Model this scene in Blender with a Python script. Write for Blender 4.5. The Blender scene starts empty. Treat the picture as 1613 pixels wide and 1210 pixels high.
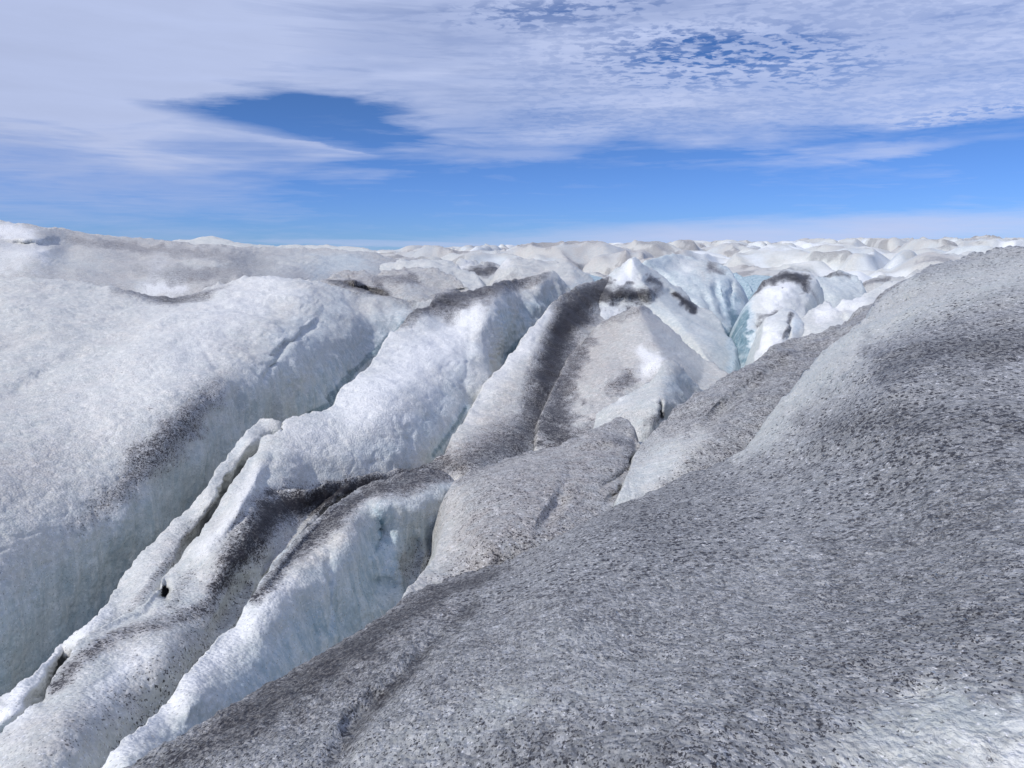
import bpy, math
import numpy as np
from mathutils.geometry import delaunay_2d_cdt
from mathutils import Vector

R = math.radians
sc = bpy.context.scene

# ------------------------------------------------------------------ camera
FPX, CX, CY = 1174.0, 806.5, 605.0          # focal length and centre in photograph pixels
PITCH = R(9.7)
CAMZ = 1.7
cam = bpy.data.cameras.new('camera')
cam.sensor_width = 36.0
cam.lens = 36.0 * FPX / 1613.0
cam.clip_start = 0.05
cam.clip_end = 20000
camo = bpy.data.objects.new('camera', cam)
sc.collection.objects.link(camo)
camo.location = (0, 0, CAMZ)
camo.rotation_euler = (math.pi / 2 - PITCH, 0, 0)
sc.camera = camo

# ------------------------------------------------------------------ light
SUN_EL, SUN_AZ = 44.0, -122.0               # azimuth from +Y towards +X (degrees): from the left, behind the camera
sun = bpy.data.lights.new('sun', 'SUN')
sun.energy = 3.2
sun.angle = R(2.0)
sun.color = (1.0, 0.95, 0.88)
suno = bpy.data.objects.new('sun', sun)
sc.collection.objects.link(suno)
sd = Vector((math.sin(R(SUN_AZ)) * math.cos(R(SUN_EL)), math.cos(R(SUN_AZ)) * math.cos(R(SUN_EL)), math.sin(R(SUN_EL))))
suno.rotation_euler = sd.to_track_quat('Z', 'Y').to_euler()
sc.view_settings.view_transform = 'Standard'
sc.view_settings.look = 'None'
sc.view_settings.exposure = 0.0
sc.view_settings.gamma = 1.0
sc.cycles.max_bounces = 5
sc.cycles.diffuse_bounces = 3
sc.cycles.sample_clamp_indirect = 4.0


# ------------------------------------------------------------------ node helpers
class N:
    """a small expression builder over shader nodes"""
    def __init__(s, tree): s.t = tree; s.n = tree.nodes; s.l = tree.links
    def node(s, kind, **kw):
        nd = s.n.new(kind)
        for k, v in kw.items(): setattr(nd, k, v)
        return nd
    def put(s, sock, v):
        if v is None: return
        if isinstance(v, bpy.types.NodeSocket): s.l.new(v, sock)
        else: sock.default_value = v
    def m(s, op, a, b=None, c=None, clamp=False):
        nd = s.node('ShaderNodeMath', operation=op, use_clamp=clamp)
        s.put(nd.inputs[0], a); s.put(nd.inputs[1], b); s.put(nd.inputs[2], c)
        return nd.outputs[0]
    def add(s, a, b): return s.m('ADD', a, b)
    def sub(s, a, b): return s.m('SUBTRACT', a, b)
    def mul(s, a, b): return s.m('MULTIPLY', a, b)
    def sstep(s, lo, hi, x):
        nd = s.node('ShaderNodeMapRange', interpolation_type='SMOOTHSTEP')
        s.put(nd.inputs['Value'], x); s.put(nd.inputs['From Min'], lo); s.put(nd.inputs['From Max'], hi)
        return nd.outputs[0]
    def lin(s, lo, hi, a, b, x):
        nd = s.node('ShaderNodeMapRange')
        s.put(nd.inputs['Value'], x)
        for k, v in (('From Min', lo), ('From Max', hi), ('To Min', a), ('To Max', b)): s.put(nd.inputs[k], v)
        return nd.outputs[0]
    def mix(s, f, a, b, mode='MIX'):
        nd = s.node('ShaderNodeMix', data_type='RGBA', blend_type=mode)
        s.put(nd.inputs[0], f)
        for k, v in ((6, a), (7, b)):
            if isinstance(v, tuple) and len(v) == 3: v = (*v, 1)
            s.put(nd.inputs[k], v)
        return nd.outputs[2]
    def noise(s, vec, scale, detail=3, rough=0.55, dist=0.0):
        nd = s.node('ShaderNodeTexNoise')
        s.put(nd.inputs['Vector'], vec); nd.inputs['Scale'].default_value = scale
        nd.inputs['Detail'].default_value = detail; nd.inputs['Roughness'].default_value = rough
        nd.inputs['Distortion'].default_value = dist
        return nd.outputs[0]
    def voro(s, vec, scale, feat='F1', rnd=1.0):
        nd = s.node('ShaderNodeTexVoronoi', feature=feat)
        s.put(nd.inputs['Vector'], vec); nd.inputs['Scale'].default_value = scale
        nd.inputs['Randomness'].default_value = rnd
        return nd
    def scale(s, vec, xyz):
        nd = s.node('ShaderNodeVectorMath', operation='MULTIPLY')
        s.put(nd.inputs[0], vec); nd.inputs[1].default_value = xyz
        return nd.outputs[0]
    def comb(s, x, y, z):
        nd = s.node('ShaderNodeCombineXYZ')
        s.put(nd.inputs[0], x); s.put(nd.inputs[1], y); s.put(nd.inputs[2], z)
        return nd.outputs[0]


# ------------------------------------------------------------------ sky with thin cloud
w = bpy.data.worlds.new("World")
sc.world = w
w.use_nodes = True
for nd in list(w.node_tree.nodes): w.node_tree.nodes.remove(nd)
k = N(w.node_tree)
tc = k.node('ShaderNodeTexCoord').outputs['Generated']
sx = k.node('ShaderNodeSeparateXYZ'); k.put(sx.inputs[0], tc)
X, Y, Z = sx.outputs
el = k.mul(k.m('ARCSINE', Z), 57.2958)
az = k.mul(k.m('ARCTAN2', X, Y), 57.2958)
sky = k.node('ShaderNodeTexSky', sky_type='NISHITA')
sky.sun_disc = False
sky.sun_elevation = R(SUN_EL)
sky.sun_rotation = R(SUN_AZ)
sky.altitude = 1500
sky.air_density = 1.0
sky.dust_density = 0.1
sky.ozone_density = 2.0
hz = k.m('MAXIMUM', k.add(Z, 0.10), 0.06)
px_ = k.m('DIVIDE', X, hz); py_ = k.m('DIVIDE', Y, hz)
P = k.comb(px_, py_, 0.0)
A = k.comb(az, el, 0.0)
warp = k.sub(k.noise(P, 0.9, 5, 0.6), 0.5)
fine = k.noise(k.scale(P, (1, 1.7, 1)), 2.4, 7, 0.62, 0.6)
wisp = k.noise(k.scale(A, (0.045, 0.36, 1)), 1.5, 5, 0.52, 0.7)
wisp2 = k.noise(k.scale(A, (0.11, 0.75, 1)), 1.0, 5, 0.6, 0.3)
def blob(a0, e0, ra, re, tilt=0.0, amt=3.0, soft=(0.55, 1.25)):
    e1 = k.add(el, k.add(k.mul(warp, 2.2 * amt / 3), k.mul(k.sub(fine, 0.5), 1.6 * amt / 3)))
    da = k.mul(k.sub(az, a0), 1.0 / ra)
    de = k.mul(k.sub(k.sub(e1, e0), k.mul(k.sub(az, a0), tilt)), 1.0 / re)
    r = k.m('SQRT', k.add(k.mul(da, da), k.mul(de, de)))
    return k.sub(1.0, k.sstep(soft[0], soft[1], r))
# veil: thick above about eight degrees, thin below
lvl = k.add(el, k.mul(k.sub(wisp, 0.5), 5.5))
left = k.sstep(-8, -26, az)
cov = k.mul(k.sstep(5.4, 10.2, lvl), k.lin(0.3, 0.7, 0.68, 0.95, wisp2))
cov = k.add(cov, k.mul(k.sstep(0.42, 0.75, wisp), k.lin(-30, 10, 0.14, 0.30, az)))
cov = k.add(cov, k.mul(k.mul(left, k.sstep(-1.0, 6.5, el)), 0.52))
ew = k.add(el, k.add(k.mul(warp, 0.9), k.mul(k.sub(fine, 0.5), 1.3)))
ews = k.add(el, k.add(k.mul(warp, 0.35), k.mul(k.sub(fine, 0.5), 0.55)))
aw = k.add(az, k.mul(k.sub(fine, 0.5), 9.0))
low = k.mul(k.mul(k.sstep(0.40, 0.68, k.noise(k.scale(A, (0.05, 0.75, 1)), 1.1, 7, 0.6, 0.7)), k.sstep(8.5, 5.5, el)), 0.18)
# the clear gap: a wedge whose lower edge is the top of the white streak
top = k.lin(-34.5, -10, 10.75, 7.25, az)
gap_hi = k.add(k.lin(-24, -17, 10.2, 11.2, az), k.mul(k.sub(wisp2, 0.5), 1.6))
gap = k.mul(k.mul(k.sstep(-0.4, 1.0, k.sub(ews, top)), k.sstep(1.0, -0.9, k.sub(ew, gap_hi))), k.mul(k.sstep(-31, -21, aw), k.sstep(-4.5, -10.5, aw)))
cov = k.mul(cov, k.sub(1.0, k.mul(gap, 0.95)))
cov = k.mul(cov, k.sub(1.0, k.mul(blob(3.0, 7.3, 13, 0.9, 0.0, 2.0), 0.40)))
cov = k.mul(cov, k.sub(1.0, k.mul(blob(10, 4.6, 24, 1.9, 0.01, 1.6), 0.80)))
cov = k.mul(cov, k.sub(1.0, k.mul(blob(30, 7.9, 11, 0.6, 0.02, 1.6), 0.7)))
# the white streak, sharp above and soft below
thick = k.lin(-34.5, -9, 3.6, 0.5, az)
rel = k.m('DIVIDE', k.sub(k.add(top, 0.2), k.add(ews, k.mul(k.sub(wisp2, 0.5), 0.8))), thick)
streak = k.mul(k.mul(k.sstep(-0.12, 0.18, rel), k.sstep(1.15, 0.1, rel)), k.sstep(-7.5, -12, az))
cov = k.m('MAXIMUM', cov, k.mul(streak, k.lin(0.3, 0.7, 0.8, 1.0, wisp2)))
cov = k.m('MAXIMUM', cov, k.mul(blob(1, 7.6, 14, 0.9, 0.03, 2.2, (0.1, 1.25)), 0.50))
cov = k.m('MAXIMUM', cov, k.mul(blob(-5, 10.2, 3.8, 0.75, 0.0, 3.0, (0.2, 1.2)), 0.8))
cov = k.m('MAXIMUM', cov, k.mul(blob(25, 6.9, 6.5, 0.8, 0.03, 2.8, (0.1, 1.25)), 0.65))
# low bank on the right just over the ice
cov = k.m('MAXIMUM', cov, k.mul(blob(20, 1.5, 32, 1.6, 0.03, 1.3, (0.15, 1.2)), 0.86))
cov = k.m('MAXIMUM', cov, k.mul(blob(-8, 0.9, 16, 0.35, -0.02, 0.7, (0.25, 1.1)), 0.6))
cov = k.add(cov, low)
# mackerel patch: small broken cells
cells = k.noise(k.scale(P, (1.0, 1.35, 1)), 17.0, 4, 0.6, 0.25)
clump = k.noise(P, 3.2, 3, 0.6, 0.3)
patch = k.m('MAXIMUM', blob(15.0, 13.4, 14, 2.8, -0.06, 3.5, (0.1, 1.25)), k.mul(blob(4, 16.8, 11, 1.5, 0.05, 3.0, (0.2, 1.2)), 0.7))
patch = k.m('MAXIMUM', patch, k.mul(blob(31, 8.8, 8, 0.8, 0.0, 2.0, (0.2, 1.2)), 0.7))
patch = k.m('MAXIMUM', patch, k.mul(k.sstep(-6, 4, az), k.mul(k.sstep(7.5, 9, el), 0.22)))
ct = k.lin(0.3, 0.7, 0.42, 0.60, clump)
holes = k.mul(k.sstep(0.05, -0.10, k.sub(cells, ct)), patch)
cov = k.mul(cov, k.sub(1.0, k.mul(holes, 0.80)))
grey = k.add(k.mul(k.sstep(0.40, 0.66, wisp2), 0.20), k.mul(k.sstep(0.48, 0.62, k.noise(k.scale(A, (0.06, 0.9, 1)), 0.9, 6, 0.62, 0.8)), 0.14))
cov = k.m('MINIMUM', k.m('MAXIMUM', k.sub(k.add(cov, k.mul(k.sub(fine, 0.5), 0.22)), grey), 0.03), 0.97)
tinted = k.mix(1.0, sky.outputs[0], k.mix(k.sstep(3, 12, el), (0.33, 0.56, 1.12), (0.30, 0.53, 0.92)), 'MULTIPLY')
bright = k.add(k.lin(-35, 35, 0.93, 1.08, az), k.mul(k.sub(wisp2, 0.5), 0.18))
ccol = k.node('ShaderNodeVectorMath', operation='SCALE')
ccol.inputs[0].default_value = (5.05, 5.85, 8.45); k.put(ccol.inputs['Scale'], bright)
skycol = k.mix(cov, tinted, ccol.outputs[0])
bg = k.node('ShaderNodeBackground'); bg.inputs['Strength'].default_value = 0.1
k.put(bg.inputs['Color'], skycol)
wo = k.node('ShaderNodeOutputWorld'); k.l.new(bg.outputs[0], wo.inputs[0])


# ------------------------------------------------------------------ ice material
def ice_material(name, near=False):
    mt = bpy.data.materials.new(name); mt.use_nodes = True
    nt = mt.node_tree
    for nd in list(nt.nodes): nt.nodes.remove(nd)
    k = N(nt)
    co = k.node('ShaderNodeTexCoord').outputs['Object']
    if near: co = k.scale(co, (1, 0.62, 1))     # grains lie drawn out down the slope
    at = k.node('ShaderNodeAttribute', attribute_name='ice')
    sp = k.node('ShaderNodeSeparateColor'); k.put(sp.inputs[0], at.outputs['Color'])
    dirt, blue, warm = sp.outputs
    white = at.outputs['Alpha']
    geo = k.node('ShaderNodeNewGeometry')
    nz = k.node('ShaderNodeSeparateXYZ'); k.put(nz.inputs[0], geo.outputs['True Normal'])
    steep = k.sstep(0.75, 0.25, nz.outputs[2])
    # texture scales: crystals, clumps, drifts
    n_big = k.noise(co, 0.8, 4, 0.6)
    n_mid = k.noise(co, 4.0, 5, 0.65, 0.4)
    g1 = k.noise(co, 12.0 if near else 9.0, 5, 0.72, 0.3)
    g2 = k.noise(k.scale(co, (1, 1, 1.6)), 38.0 if near else 26.0, 4, 0.75, 0.4)
    streak = k.noise(k.scale(co, (7.5, 7.5, 0.8)), 1.0, 6, 0.68, 0.4)
    vo = k.voro(co, 42.0 if near else 24.0)
    vr = k.node('ShaderNodeSeparateColor'); k.put(vr.inputs[0], vo.outputs['Color'])
    cell = vr.outputs[0]
    vb = k.voro(co, 24.0 if near else 12.0)
    vbr = k.node('ShaderNodeSeparateColor'); k.put(vbr.inputs[0], vb.outputs['Color'])
    wv = k.node('ShaderNodeVectorMath', operation='ADD'); k.put(wv.inputs[0], co)
    wn = k.node('ShaderNodeTexNoise'); k.put(wn.inputs['Vector'], co); wn.inputs['Scale'].default_value = 70.0 if near else 40.0
    wsb = k.node('ShaderNodeVectorMath', operation='SUBTRACT'); k.put(wsb.inputs[0], wn.outputs['Color']); wsb.inputs[1].default_value = (0.5, 0.5, 0.5)
    wsc = k.node('ShaderNodeVectorMath', operation='SCALE'); k.put(wsc.inputs[0], wsb.outputs[0]); wsc.inputs['Scale'].default_value = 0.034 if near else 0.04
    k.l.new(wsc.outputs[0], wv.inputs[1])
    wsv = wv.outputs[0]
    # clean ice
    c = k.mix(k.sstep(0.3, 0.75, n_mid), (0.50, 0.53, 0.50), (0.715, 0.71, 0.655))
    c = k.mix(k.mul(k.sstep(0.42, 0.68, n_big), 0.35), c, (0.62, 0.575, 0.52))
    c = k.mix(k.mul(cell, 0.30), c, (0.36, 0.42, 0.48))
    c = k.mix(k.m('MULTIPLY', k.sstep(0.50, 0.72, g1), 0.65), c, (0.84, 0.85, 0.81))
    c = k.mix(k.mul(k.sub(1.0, k.sstep(0.30, 0.50, g2)), 0.40), c, (0.34, 0.365, 0.38))
    # blue clean walls, with crevasse shade painted into the deepest blue
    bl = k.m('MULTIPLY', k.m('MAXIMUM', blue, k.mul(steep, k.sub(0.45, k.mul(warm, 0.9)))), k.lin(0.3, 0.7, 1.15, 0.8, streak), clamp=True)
    bcol = k.mix(k.sstep(0.35, 0.68, streak), (0.32, 0.455, 0.54), (0.64, 0.745, 0.81))
    bcol = k.mix(k.mul(k.sstep(0.5, 0.7, g1), 0.45), bcol, (0.70, 0.78, 0.80))
    bcol = k.mix(k.mul(k.sstep(0.82, 0.98, blue), 0.88), bcol, k.mix(k.sstep(0.3, 0.7, streak), (0.03, 0.11, 0.16), (0.16, 0.31, 0.38)))  # near-full blue turns dark: painted shade for crevasse feet and gorge
    c = k.mix(bl, c, bcol)
    # warm silt film
    wf = k.m('MULTIPLY', warm, k.lin(0.3, 0.7, 0.5, 1.15, n_mid), clamp=True)
    c = k.mix(k.mul(wf, 0.8), c, k.mix(k.sstep(0.3, 0.7, g1), (0.20, 0.165, 0.15), (0.56, 0.50, 0.47)))
    c = k.mix(k.mul(white, k.lin(0.3, 0.6, 0.75, 1.0, g1)), c, (0.84, 0.85, 0.855))
    # pale wavy crystal plates
    pl = k.voro(k.scale(wsv, (1, 1.1, 1)), 10.0 if near else 9.0)
    plr = k.node('ShaderNodeSeparateColor'); k.put(plr.inputs[0], pl.outputs['Color'])
    plate = k.mul(k.m('GREATER_THAN', plr.outputs[0], 0.78), k.sstep(0.42, 0.30, pl.outputs['Distance']))
    # grit: wet grey ice between grains, then the grains, then a dark film where it is thick
    wet = k.sstep(0.12, 0.52, dirt)
    wcol = k.mix(k.add(k.mul(vbr.outputs[0], 0.5), k.add(k.mul(cell, 0.35), k.mul(k.sstep(0.3, 0.7, g1), 0.15))), (0.10, 0.105, 0.115), (0.46, 0.465, 0.475))
    wcol = k.mix(k.mul(k.sstep(0.56, 0.74, g1), 0.45), wcol, (0.46, 0.465, 0.48))
    wcol = k.mix(k.mul(k.mul(warm, k.sstep(0.30, 0.65, n_mid)), 0.6), wcol, (0.27, 0.225, 0.20))
    wcol = k.mix(k.mul(plate, 0.62), wcol, (0.50, 0.51, 0.53))
    c = k.mix(k.mul(wet, 0.88 if near else 0.75), c, wcol)
    gr = k.add(k.mul(g2, 0.72), k.mul(g1, 0.28))
    th = k.add(k.lin(0.0, 1.0, 0.27 if near else 0.33, 0.53 if near else 0.56, dirt), k.mul(k.sub(n_mid, 0.5), 0.20))
    spk = k.sstep(0.010, -0.008, k.sub(gr, th))
    def grains(scale):
        sv = k.voro(k.scale(wv.outputs[0], (1, 1.2, 1)), scale)
        sr = k.node('ShaderNodeSeparateColor'); k.put(sr.inputs[0], sv.outputs['Color'])
        has = k.m('LESS_THAN', sr.outputs[0], k.mul(k.sstep(0.05, 0.80, k.add(dirt, k.mul(k.mul(dirt, 1.7), k.add(k.mul(k.sub(g1, 0.5), 1.0), k.mul(k.sub(n_mid, 0.5), 0.7))))), 0.50))
        has = k.mul(has, k.sstep(0.12, 0.30, dirt))
        dt = k.mul(k.sstep(0.50, 0.36, k.sub(sv.outputs['Distance'], k.mul(sr.outputs[1], 0.16))), has)
        fk = k.mul(k.m('GREATER_THAN', sr.outputs[2], 0.89), k.sstep(0.46, 0.36, sv.outputs['Distance']))
        return dt, fk
    dot, flake = grains(78.0 if near else 44.0)
    if near:
        # the grit is coarser further up the slope
        dot2, flake2 = grains(27.0)
        oy = k.node('ShaderNodeSeparateXYZ'); k.put(oy.inputs[0], co)
        up = k.sstep(1.9, 3.6, oy.outputs[1])
        dot = k.m('MAXIMUM', k.mul(dot, k.sub(1.0, k.mul(up, 0.5))), k.mul(dot2, k.add(0.25, k.mul(up, 0.75))))
        flake = k.m('MAXIMUM', flake, k.mul(flake2, up))
    spk = k.m('MAXIMUM', spk, dot)
    c = k.mix(k.mul(flake, 0.7), c, (0.78, 0.79, 0.82))  # pale crystals, also painted in for sparkle
    film = k.mul(k.sstep(0.45, 1.05, dirt), 0.92)
    c = k.mix(film, c, k.mix(n_mid, (0.018, 0.018, 0.016), (0.065, 0.061, 0.056)))
    c = k.mix(k.mul(spk, 0.92), c, (0.020, 0.018, 0.022))
    b = k.node('ShaderNodeBsdfPrincipled')
    k.put(b.inputs['Base Color'], c)
    k.put(b.inputs['Roughness'], k.lin(0.0, 1.0, 0.35, 0.62, g1))
    b.inputs['IOR'].default_value = 1.31
    b.inputs['Specular IOR Level'].default_value = 0.5
    hgt = k.add(k.add(k.mul(vo.outputs['Distance'], -0.55), k.mul(g2, 0.45)), k.add(k.mul(g1, 1.5 if near else 0.85), k.mul(n_mid, 1.3)))
    hgt = k.add(hgt, k.mul(k.mul(streak, steep), 2.0))
    bp = k.node('ShaderNodeBump')
    bp.inputs['Strength'].default_value = 0.85 if near else 0.5
    bp.inputs['Distance'].default_value = 0.034 if near else 0.045
    k.put(bp.inputs['Height'], hgt)
    k.l.new(bp.outputs[0], b.inputs['Normal'])
    # glints: a few crystal faces turned at random, glossy
    gv = k.voro(co, 70.0 if near else 45.0)
    gs = k.node('ShaderNodeSeparateColor'); k.put(gs.inputs[0], gv.outputs['Color'])
    pick = k.mul(k.m('GREATER_THAN', gs.outputs[1], 0.90), k.sub(1.0, k.sstep(0.6, 0.95, dirt)))
    rn = k.node('ShaderNodeVectorMath', operation='SUBTRACT')
    k.put(rn.inputs[0], gv.outputs['Color']); rn.inputs[1].default_value = (0.5, 0.5, 0.5)
    r2 = k.node('ShaderNodeVectorMath', operation='SCALE'); k.put(r2.inputs[0], rn.outputs[0]); r2.inputs['Scale'].default_value = 1.5
    r3 = k.node('ShaderNodeVectorMath', operation='ADD'); k.put(r3.inputs[0], r2.outputs[0]); k.put(r3.inputs[1], geo.outputs['Normal'])
    r4 = k.node('ShaderNodeVectorMath', operation='NORMALIZE'); k.put(r4.inputs[0], r3.outputs[0])
    gl = k.node('ShaderNodeBsdfGlossy'); gl.inputs['Roughness'].default_value = 0.25
    k.put(gl.inputs['Color'], (1, 0.94, 0.84, 1)); k.put(gl.inputs['Normal'], r4.outputs[0])
    near_c = k.sstep(0.55, 0.25, gv.outputs['Distance'])
    ms = k.node('ShaderNodeMixShader')
    k.put(ms.inputs[0], k.mul(k.mul(pick, near_c), 0.5)); k.l.new(b.outputs[0], ms.inputs[1]); k.l.new(gl.outputs[0], ms.inputs[2])
    o = k.node('ShaderNodeOutputMaterial'); k.l.new(ms.outputs[0], o.inputs[0])
    return mt


MAT = ice_material('glacier_ice')
MATN = ice_material('grainy_ice', near=True)


# ------------------------------------------------------------------ numeric helpers
def _hash(i, j, l, seed):
    h = (i.astype(np.int64) * 374761393 + j.astype(np.int64) * 668265263 + l.astype(np.int64) * 2147483647 + seed * 1274126177) & 0xffffffff
    h = ((h ^ (h >> 13)) * 1274126177) & 0xffffffff
    h = (h ^ (h >> 16)) & 0xffffff
    return h / float(0xffffff)

def vnoise(p, seed=0):
    f = np.floor(p); t = p - f; t = t * t * t * (t * (t * 6 - 15) + 10)
    i, j, l = f[:, 0], f[:, 1], f[:, 2]
    out = 0
    for a in (0, 1):
        wa = t[:, 0] if a else 1 - t[:, 0]
        for b in (0, 1):
            wb = t[:, 1] if b else 1 - t[:, 1]
            for c in (0, 1):
                wc = t[:, 2] if c else 1 - t[:, 2]
                out = out + wa * wb * wc * _hash(i + a, j + b, l + c, seed)
    return out - 0.5

def fbm(p, oct=4, seed=0, gain=0.5):
    s = 0; a = 1.0
    for o in range(oct):
        s = s + a * vnoise(p * (2.03 ** o) + 17.3 * o, seed + o); a *= gain
    return s

CT, ST = math.cos(PITCH), math.sin(PITCH)
def rays(q):
    """pixel positions -> world directions with unit camera depth"""
    x = (q[:, 0] - CX) / FPX; y = -(q[:, 1] - CY) / FPX
    return np.stack([x, CT + y * ST, -ST + y * CT], 1)

def tps(ctrl, q):
    """control points (px, py, ground distance) -> camera depth at q, smooth in 1/depth"""
    c = np.array(ctrl, float)
    xy = c[:, :2] / 200.0
    dep = c[:, 2] / rays(c[:, :2])[:, 1]
    val = 1.0 / dep
    n = len(c)
    def U(r2): return 0.5 * r2 * np.log(np.maximum(r2, 1e-12))
    d2 = ((xy[:, None] - xy[None]) ** 2).sum(-1)
    A = np.zeros((n + 3, n + 3)); A[:n, :n] = U(d2) + np.eye(n) * 0.004
    A[:n, n] = 1; A[:n, n + 1:] = xy; A[n, :n] = 1; A[n + 1:, :n] = xy.T
    s = np.linalg.solve(A, np.concatenate([val, [0, 0, 0]]))
    qq = q / 200.0
    r2 = ((qq[:, None] - xy[None]) ** 2).sum(-1)
    v = U(r2) @ s[:n] + s[n] + qq @ s[n + 1:]
    return 1.0 / np.clip(v, 1.0 / (c[:, 2].max() * 1.6), 1.0 / (c[:, 2].min() * 0.72))

def seg_dist(q, pts, want_u=False):
    """distance of q to a polyline, and the interpolated extra columns at the nearest place"""
    pts = np.array(pts, float)
    if len(pts) == 1:
        d = np.hypot(q[:, 0] - pts[0, 0], q[:, 1] - pts[0, 1])
        return d, np.repeat(pts[:1, 2:], len(q), 0), np.zeros(len(q)) + 0.5 * want_u
    seg = np.hypot(*(pts[1:, :2] - pts[:-1, :2]).T); cum = np.concatenate([[0], np.cumsum(seg)]) / max(seg.sum(), 1e-9)
    pts = np.concatenate([pts, cum[:, None]], 1)
    best = np.full(len(q), 1e9); ex = np.zeros((len(q), pts.shape[1] - 2)); side = np.zeros(len(q))
    for a, b in zip(pts[:-1], pts[1:]):
        ab = b[:2] - a[:2]; L = (ab ** 2).sum() + 1e-9
        t = np.clip(((q - a[:2]) @ ab) / L, 0, 1)
        pr = a[:2] + t[:, None] * ab
        dd = np.hypot(*(q - pr).T)
        m = dd < best
        best[m] = dd[m]; ex[m] = a[2:] + t[m, None] * (b[2:] - a[2:])
        cr = ab[0] * (q[:, 1] - a[1]) - ab[1] * (q[:, 0] - a[0])
        side[m] = np.sign(cr[m])
    return best, ex[:, :-1], (side if not want_u else ex[:, -1])

def brush(q, pts, wob):
    """soft stroke: pts are (x, y, radius, strength)"""
    d, ex, _ = seg_dist(q, pts)
    r = np.maximum(ex[:, 0], 0.5)
    x = np.maximum((d / r) * (1 + wob * 0.9) + wob * 0.35, 0)
    return ex[:, 1] * np.exp(-(x / 1.12) ** 1.9 * 0.9)

def catmull(pts, step):
    p = np.array([a[:2] for a in pts], float); n = len(p); out = []
    for i in range(n):
        p0, p1, p2, p3 = p[(i - 1) % n], p[i], p[(i + 1) % n], p[(i + 2) % n]
        m = max(1, int(round(np.hypot(*(p2 - p1)) / step)))
        sharp1 = len(pts[i]) > 2; sharp2 = len(pts[(i + 1) % n]) > 2
        la, lb, lc = [max(np.hypot(*(b - a)), 1e-3) for a, b in ((p0, p1), (p1, p2), (p2, p3))]
        t1 = (p2 - p1) if sharp1 else ((p1 - p0) / la * lc * 0 + (p2 - p0) / (la + lb) * lb)
        t2 = (p2 - p1) if sharp2 else ((p3 - p1) / (lb + lc) * lb)
        for j in range(m):
            t = j / m
            h1 = 2 * t**3 - 3 * t**2 + 1; h2 = t**3 - 2 * t**2 + t; h3 = -2 * t**3 + 3 * t**2; h4 = t**3 - t**2
            out.append(h1 * p1 + h2 * t1 + h3 * p2 + h4 * t2)
    return np.array(out)

def inside(poly, q):
    r = np.zeros(len(q), bool)
    x, y = q[:, 0], q[:, 1]
    a = poly; b = np.roll(poly, -1, 0)
    for (x1, y1), (x2, y2) in zip(a, b):
        if y1 == y2: continue
        c = ((y1 > y) != (y2 > y)) & (x < (x2 - x1) * (y - y1) / (y2 - y1) + x1)
        r ^= c
    return r

def link_mesh(name, verts, faces3, attr, mat, faces4=None):
    me = bpy.data.meshes.new(name)
    loops = faces3.ravel(); starts = np.arange(len(faces3)) * 3
    if faces4 is not None and len(faces4):
        starts = np.concatenate([starts, len(loops) + np.arange(len(faces4)) * 4]); loops = np.concatenate([loops, faces4.ravel()])
    me.vertices.add(len(verts)); me.vertices.foreach_set('co', verts.astype(np.float32).ravel())
    me.loops.add(len(loops)); me.loops.foreach_set('vertex_index', loops.astype(np.int32))
    me.polygons.add(len(starts)); me.polygons.foreach_set('loop_start', starts.astype(np.int32))
    me.update(calc_edges=True); me.validate()
    me.polygons.foreach_set('use_smooth', np.ones(len(me.polygons), bool))
    ca = me.attributes.new('ice', 'FLOAT_COLOR', 'POINT')
    ca.data.foreach_set('color', np.clip(attr, 0, 1).astype(np.float32).ravel())
    me.materials.append(mat)
    o = bpy.data.objects.new(name, me)
    sc.collection.objects.link(o)
    return o

def vnormals(V, F):
    n = np.cross(V[F[:, 1]] - V[F[:, 0]], V[F[:, 2]] - V[F[:, 0]])
    out = np.zeros_like(V)
    for i in range(3): np.add.at(out, F[:, i], n)
    return out / np.maximum(np.linalg.norm(out, axis=1, keepdims=True), 1e-12)



def PAINT(q, key):
    """dirt, blue, warm, white: stains and clean patches, with some light and shade painted in"""
    fine_ = 1.0 if key in ('F', 'F2', 'L1', 'HG', 'G3', 'W', 'S', 'D') else 2.4
    wob = fbm(np.stack([q[:, 0] / 34 * fine_, q[:, 1] / 22 * fine_ * (1.3 if fine_ > 1 else 1), q[:, 0] * 0], 1), 5, 5, 0.66) * (0.55 if fine_ == 1 else 0.9)
    base = BASE.get(key, (0.05, 0.0, 0.1, 0.0))
    out = np.tile(np.array(base, float), (len(q), 1))
    for ch, keys, pts in STROKES:
        if keys and key not in keys: continue
        v = brush(q, pts, wob)
        if ch.startswith('-'):
            out[:, 'dbwh'.index(ch[1])] *= (1 - v)
        else:
            c = 'dbwh'.index(ch)
            out[:, c] = np.maximum(out[:, c], v)
    if key in ('F', 'F2'):
        out[:, 0] += fbm(np.stack([q[:, 0] / 210, q[:, 1] / 120, q[:, 0] * 0], 1), 4, 15) * 0.15 * (out[:, 0] > 0.3)
    return np.clip(out, 0, 1)

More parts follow.
